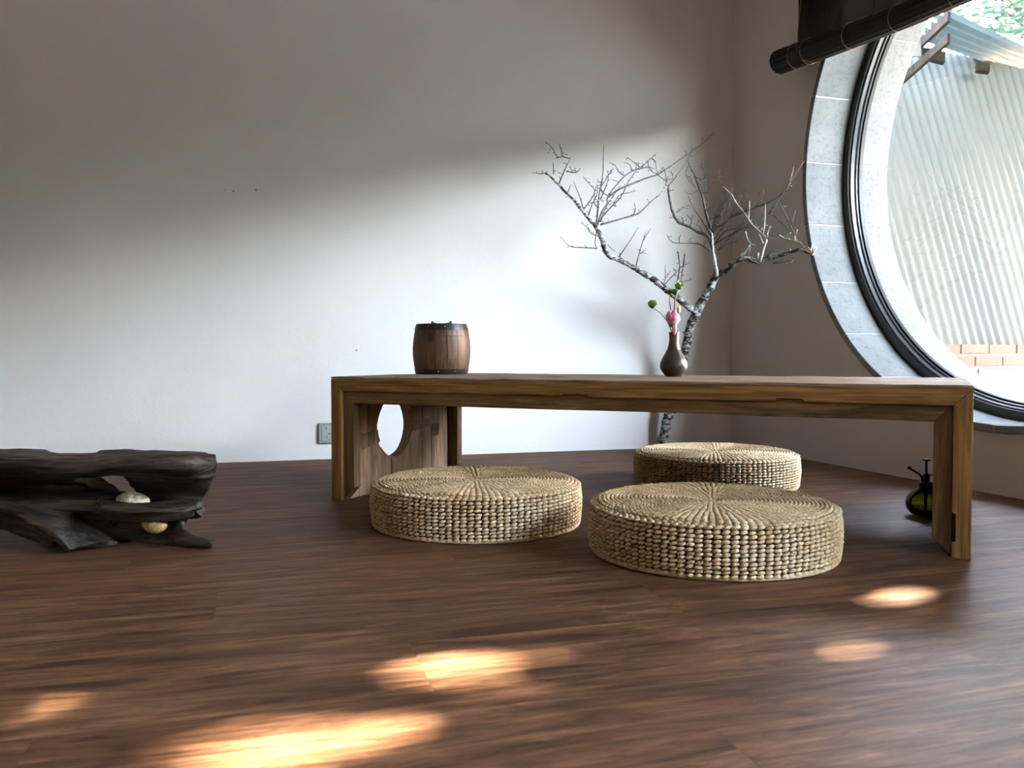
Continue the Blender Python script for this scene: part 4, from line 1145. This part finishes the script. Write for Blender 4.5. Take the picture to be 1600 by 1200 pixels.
# ------------------------------------------------------------------ driftwood with two stones
dw_o = Vector((-0.88, 1.98, 0))
drift = empty('driftwood', dw_o); tag(drift, 'weathered dark hollow driftwood lying on the floor at the left', 'driftwood')
def grid_surf(m, rows, th):
    """rows: list of lists of (px, py, depth); builds a thick smooth slab"""
    G = [[at(x, y, d) - dw_o for x, y, d in r] for r in rows]
    # refine by catmull-rom in both directions
    def refine(L, sub):
        return smooth_line(L, [0]*len(L), sub)[0]
    G = [refine(r, 5) for r in G]
    colz = [refine([G[i][j] for i in range(len(G))], 5) for j in range(len(G[0]))]
    nj = len(colz); ni = len(colz[0])
    def nrm(i, j):
        a = colz[min(j+1, nj-1)][i] - colz[max(j-1, 0)][i]; b = colz[j][min(i+1, ni-1)] - colz[j][max(i-1, 0)]
        n = a.cross(b); return n.normalized() if n.length > 1e-9 else Vector((0, -1, 0))
    vs = []; fs = []
    for sgn in (-1, 1):
        for j in range(nj):
            for i in range(ni): vs.append(colz[j][i] + nrm(i, j)*th*0.5*sgn)
    S = nj*ni
    for j in range(nj - 1):
        for i in range(ni - 1):
            a = j*ni + i; fs.append((a, a+1, a+ni+1, a+ni)); fs.append((S+a, S+a+ni, S+a+ni+1, S+a+1))
    for i in range(ni - 1):
        fs.append((i, S+i, S+i+1, i+1)); a = (nj-1)*ni + i; fs.append((a, a+1, S+a+1, S+a))
    for j in range(nj - 1):
        a = j*ni; fs.append((a, a+ni, S+a+ni, S+a)); a = j*ni + ni - 1; fs.append((a, S+a, S+a+ni, a+ni))
    m.add(vs, fs)
dm = MB()
# 1 top slab: far edge, middle, near rim, rim underside
grid_surf(dm, [
  [(-160, 706, 2.20), (0, 704, 2.18), (60, 704, 2.18), (90, 712, 2.16), (150, 713, 2.16), (165, 708, 2.16), (240, 708, 2.14), (300, 711, 2.12), (334, 714, 2.08)],
  [(-160, 716, 2.02), (0, 713, 2.02), (60, 713, 2.02), (90, 715, 2.0), (150, 716, 2.0), (165, 714, 2.0), (240, 713, 1.98), (300, 714, 1.98), (337, 717, 2.0)],
  [(-160, 728, 1.90), (0, 720, 1.89), (60, 723, 1.89), (90, 727, 1.88), (150, 724, 1.88), (165, 720, 1.88), (240, 717, 1.87), (300, 716, 1.88), (336, 718, 1.93)]], 0.012)
# rim band under the near edge
grid_surf(dm, [
  [(-160, 728, 1.90), (0, 720, 1.89), (60, 723, 1.89), (100, 727, 1.88), (150, 724, 1.88), (180, 720, 1.87), (240, 718, 1.87), (300, 717, 1.88), (337, 720, 1.93)],
  [(-160, 738, 1.92), (0, 727, 1.90), (60, 733, 1.90), (100, 737, 1.89), (150, 735, 1.88), (180, 731, 1.87), (240, 732, 1.86), (300, 733, 1.88), (338, 728, 1.94)],
  [(-160, 745, 1.96), (0, 733, 1.94), (60, 736, 1.93), (100, 740, 1.93), (150, 740, 1.93), (180, 737, 1.93), (240, 742, 1.92), (300, 745, 1.92), (334, 742, 1.97)]], 0.016)
# 2 right back panel down from the slab
grid_surf(dm, [
  [(194, 738, 2.00), (240, 742, 1.98), (290, 744, 1.96), (334, 738, 1.98)],
  [(208, 756, 2.03), (240, 762, 2.02), (290, 764, 2.00), (327, 765, 2.00)],
  [(222, 782, 2.05), (250, 788, 2.05), (290, 790, 2.01), (319, 786, 2.00)],
  [(235, 810, 2.04), (260, 815, 2.04), (288, 810, 2.00), (311, 804, 1.97)]], 0.022)
# 3 left inner concave mass
grid_surf(dm, [
  [(-160, 740, 1.98), (0, 732, 1.97), (60, 736, 1.97), (90, 739, 1.97), (108, 740, 1.97)],
  [(-160, 752, 2.06), (0, 750, 2.06), (60, 748, 2.05), (100, 746, 2.04), (145, 752, 2.02)],
  [(-160, 768, 2.06), (0, 766, 2.06), (60, 768, 2.05), (130, 766, 2.04), (190, 770, 2.02)],
  [(-160, 785, 2.00), (0, 785, 2.00), (60, 788, 1.99), (130, 786, 1.97), (200, 786, 1.97)],
  [(-160, 800, 1.96), (0, 800, 1.97), (60, 800, 1.96), (130, 800, 1.96), (200, 800, 1.97)]], 0.03)
# 4 shelf ridge that carries the upper stone
grid_surf(dm, [
  [(150, 782, 1.98), (190, 787, 1.99), (240, 789, 1.99), (290, 787, 1.98), (318, 787, 1.96)],
  [(158, 788, 1.87), (190, 793, 1.86), (235, 799, 1.85), (280, 797, 1.86), (310, 790, 1.88)],
  [(160, 803, 1.88), (190, 806, 1.88), (235, 808, 1.87), (270, 807, 1.88), (300, 800, 1.90)],
  [(175, 822, 1.93), (185, 812, 1.93), (235, 811, 1.92), (270, 810, 1.92), (290, 814, 1.93)]], 0.014)
# 5 lower left wing: crest, slope to the floor
grid_surf(dm, [
  [(-160, 770, 1.90), (-40, 778, 1.88), (0, 790, 1.86), (40, 806, 1.84), (66, 820, 1.82), (86, 840, 1.81), (106, 862, 1.815)],
  [(-160, 786, 2.00), (-40, 786, 1.97), (20, 792, 1.93), (70, 808, 1.90), (100, 822, 1.87), (125, 838, 1.86), (140, 852, 1.86)],
  [(-160, 800, 2.05), (-40, 796, 2.02), (40, 795, 1.99), (110, 808, 1.96), (140, 822, 1.94), (165, 838, 1.92), (185, 850, 1.92)]], 0.018)
# underside of the wing
grid_surf(dm, [
  [(-160, 772, 1.91), (-40, 780, 1.89), (0, 793, 1.87), (40, 809, 1.85), (66, 824, 1.83), (86, 844, 1.82)],
  [(-160, 810, 1.98), (-40, 812, 1.96), (0, 822, 1.93), (30, 834, 1.90), (60, 846, 1.87), (86, 853, 1.84)]], 0.014)
# 6 right foot
grid_surf(dm, [
  [(262, 800, 1.97), (282, 812, 1.93), (290, 826, 1.90), (308, 836, 1.885), (334, 847, 1.88)],
  [(255, 822, 1.97), (268, 830, 1.93), (280, 842, 1.90), (300, 850, 1.885), (332, 853, 1.885)],
  [(190, 848, 1.98), (230, 850, 1.94), (262, 852, 1.92), (290, 855, 1.905), (326, 855, 1.90)]], 0.013)
# 7 dark inner body between the feet
grid_surf(dm, [
  [(60, 785, 2.01), (110, 785, 2.01), (150, 786, 2.0), (200, 808, 1.99), (250, 815, 2.00), (285, 818, 1.98)],
  [(70, 810, 2.00), (110, 815, 1.99), (160, 826, 1.98), (200, 830, 1.99), (240, 836, 1.98), (275, 838, 1.96)],
  [(80, 830, 1.99), (120, 838, 1.98), (170, 846, 1.97), (205, 848, 1.97), (240, 852, 1.94), (275, 854, 1.93)]], 0.03)
me = dm.mesh('wood', fix=True)
tmp = bpy.data.objects.new('tmp', me); col.objects.link(tmp)
rm = tmp.modifiers.new('r', 'REMESH'); rm.mode = 'VOXEL'; rm.voxel_size = 0.0034; rm.use_smooth_shade = True
sm = tmp.modifiers.new('s', 'SMOOTH'); sm.factor = 0.5; sm.iterations = 2
dg = bpy.context.evaluated_depsgraph_get()
me2 = bpy.data.meshes.new_from_object(tmp.evaluated_get(dg))
bpy.data.objects.remove(tmp)
minz = 1e9
nrm_ = [v_.normal.copy() for v_ in me2.vertices]
for v_, n_ in zip(me2.vertices, nrm_):
    p = v_.co
    d = noise.noise(Vector((p.x*6, p.y*22, p.z*34)))*0.0065 + noise.noise(Vector((p.x*16, p.y*60, p.z*95)))*0.0038
    v_.co = p + n_*d
    if v_.co.z < 0.0005: v_.co.z = 0.0005
me2.materials.append(M_DRIFT)
me2.polygons.foreach_set('use_smooth', [True]*len(me2.polygons))
dwo = link('weathered_wood', me2, None, drift)
def egg(name, px, py, d, rx, rz, mat, lab, rot):
    c = at(px, py, d); m = MB(); m.ball((0, 0, 0), 1.0, 24, 16, (rx, rx*.85, rz))
    o = m.build(name, mat, None, smooth=True); o.location = c; o.rotation_euler = (0, rot, 0)
    tag(o, lab, 'stone')
egg('pebble', 208, 782, 1.945, 0.0375, 0.0185, M_EGG1, 'pale speckled egg-shaped stone resting on the driftwood ledge', R(8))
egg('pebble', 241, 819, 1.895, 0.0285, 0.0215, M_EGG2, 'golden ochre egg-shaped stone wedged under the driftwood ledge', R(4))

# small scuffs on the back wall
M_SCUFF = plain('plaster_scuff', (0.30, 0.29, 0.27), 0.9)
for k, (x, y, w_, h_, rot) in enumerate(((365, 299, 7, 4, .5), (400, 297, 3, 5, 0.2), (557, 547, 4, 6, .2), (352, 297, 3, 2, .3))):
    c = on_back(x, y); m = MB(); n = 9
    q = [(math.cos(2*math.pi*i/n)*w_*0.0012*rnd.uniform(.5, 1.2), 0, math.sin(2*math.pi*i/n)*h_*0.0009*rnd.uniform(.4, 1.2)) for i in range(n)]
    m.prism(q, (0, 0.002, 0)); o = m.build('trim_%d' % (k + 1), M_SCUFF); o.location = c - N1*0.0006; o.rotation_euler = (0, rot, A1); tag(o, kind='structure')
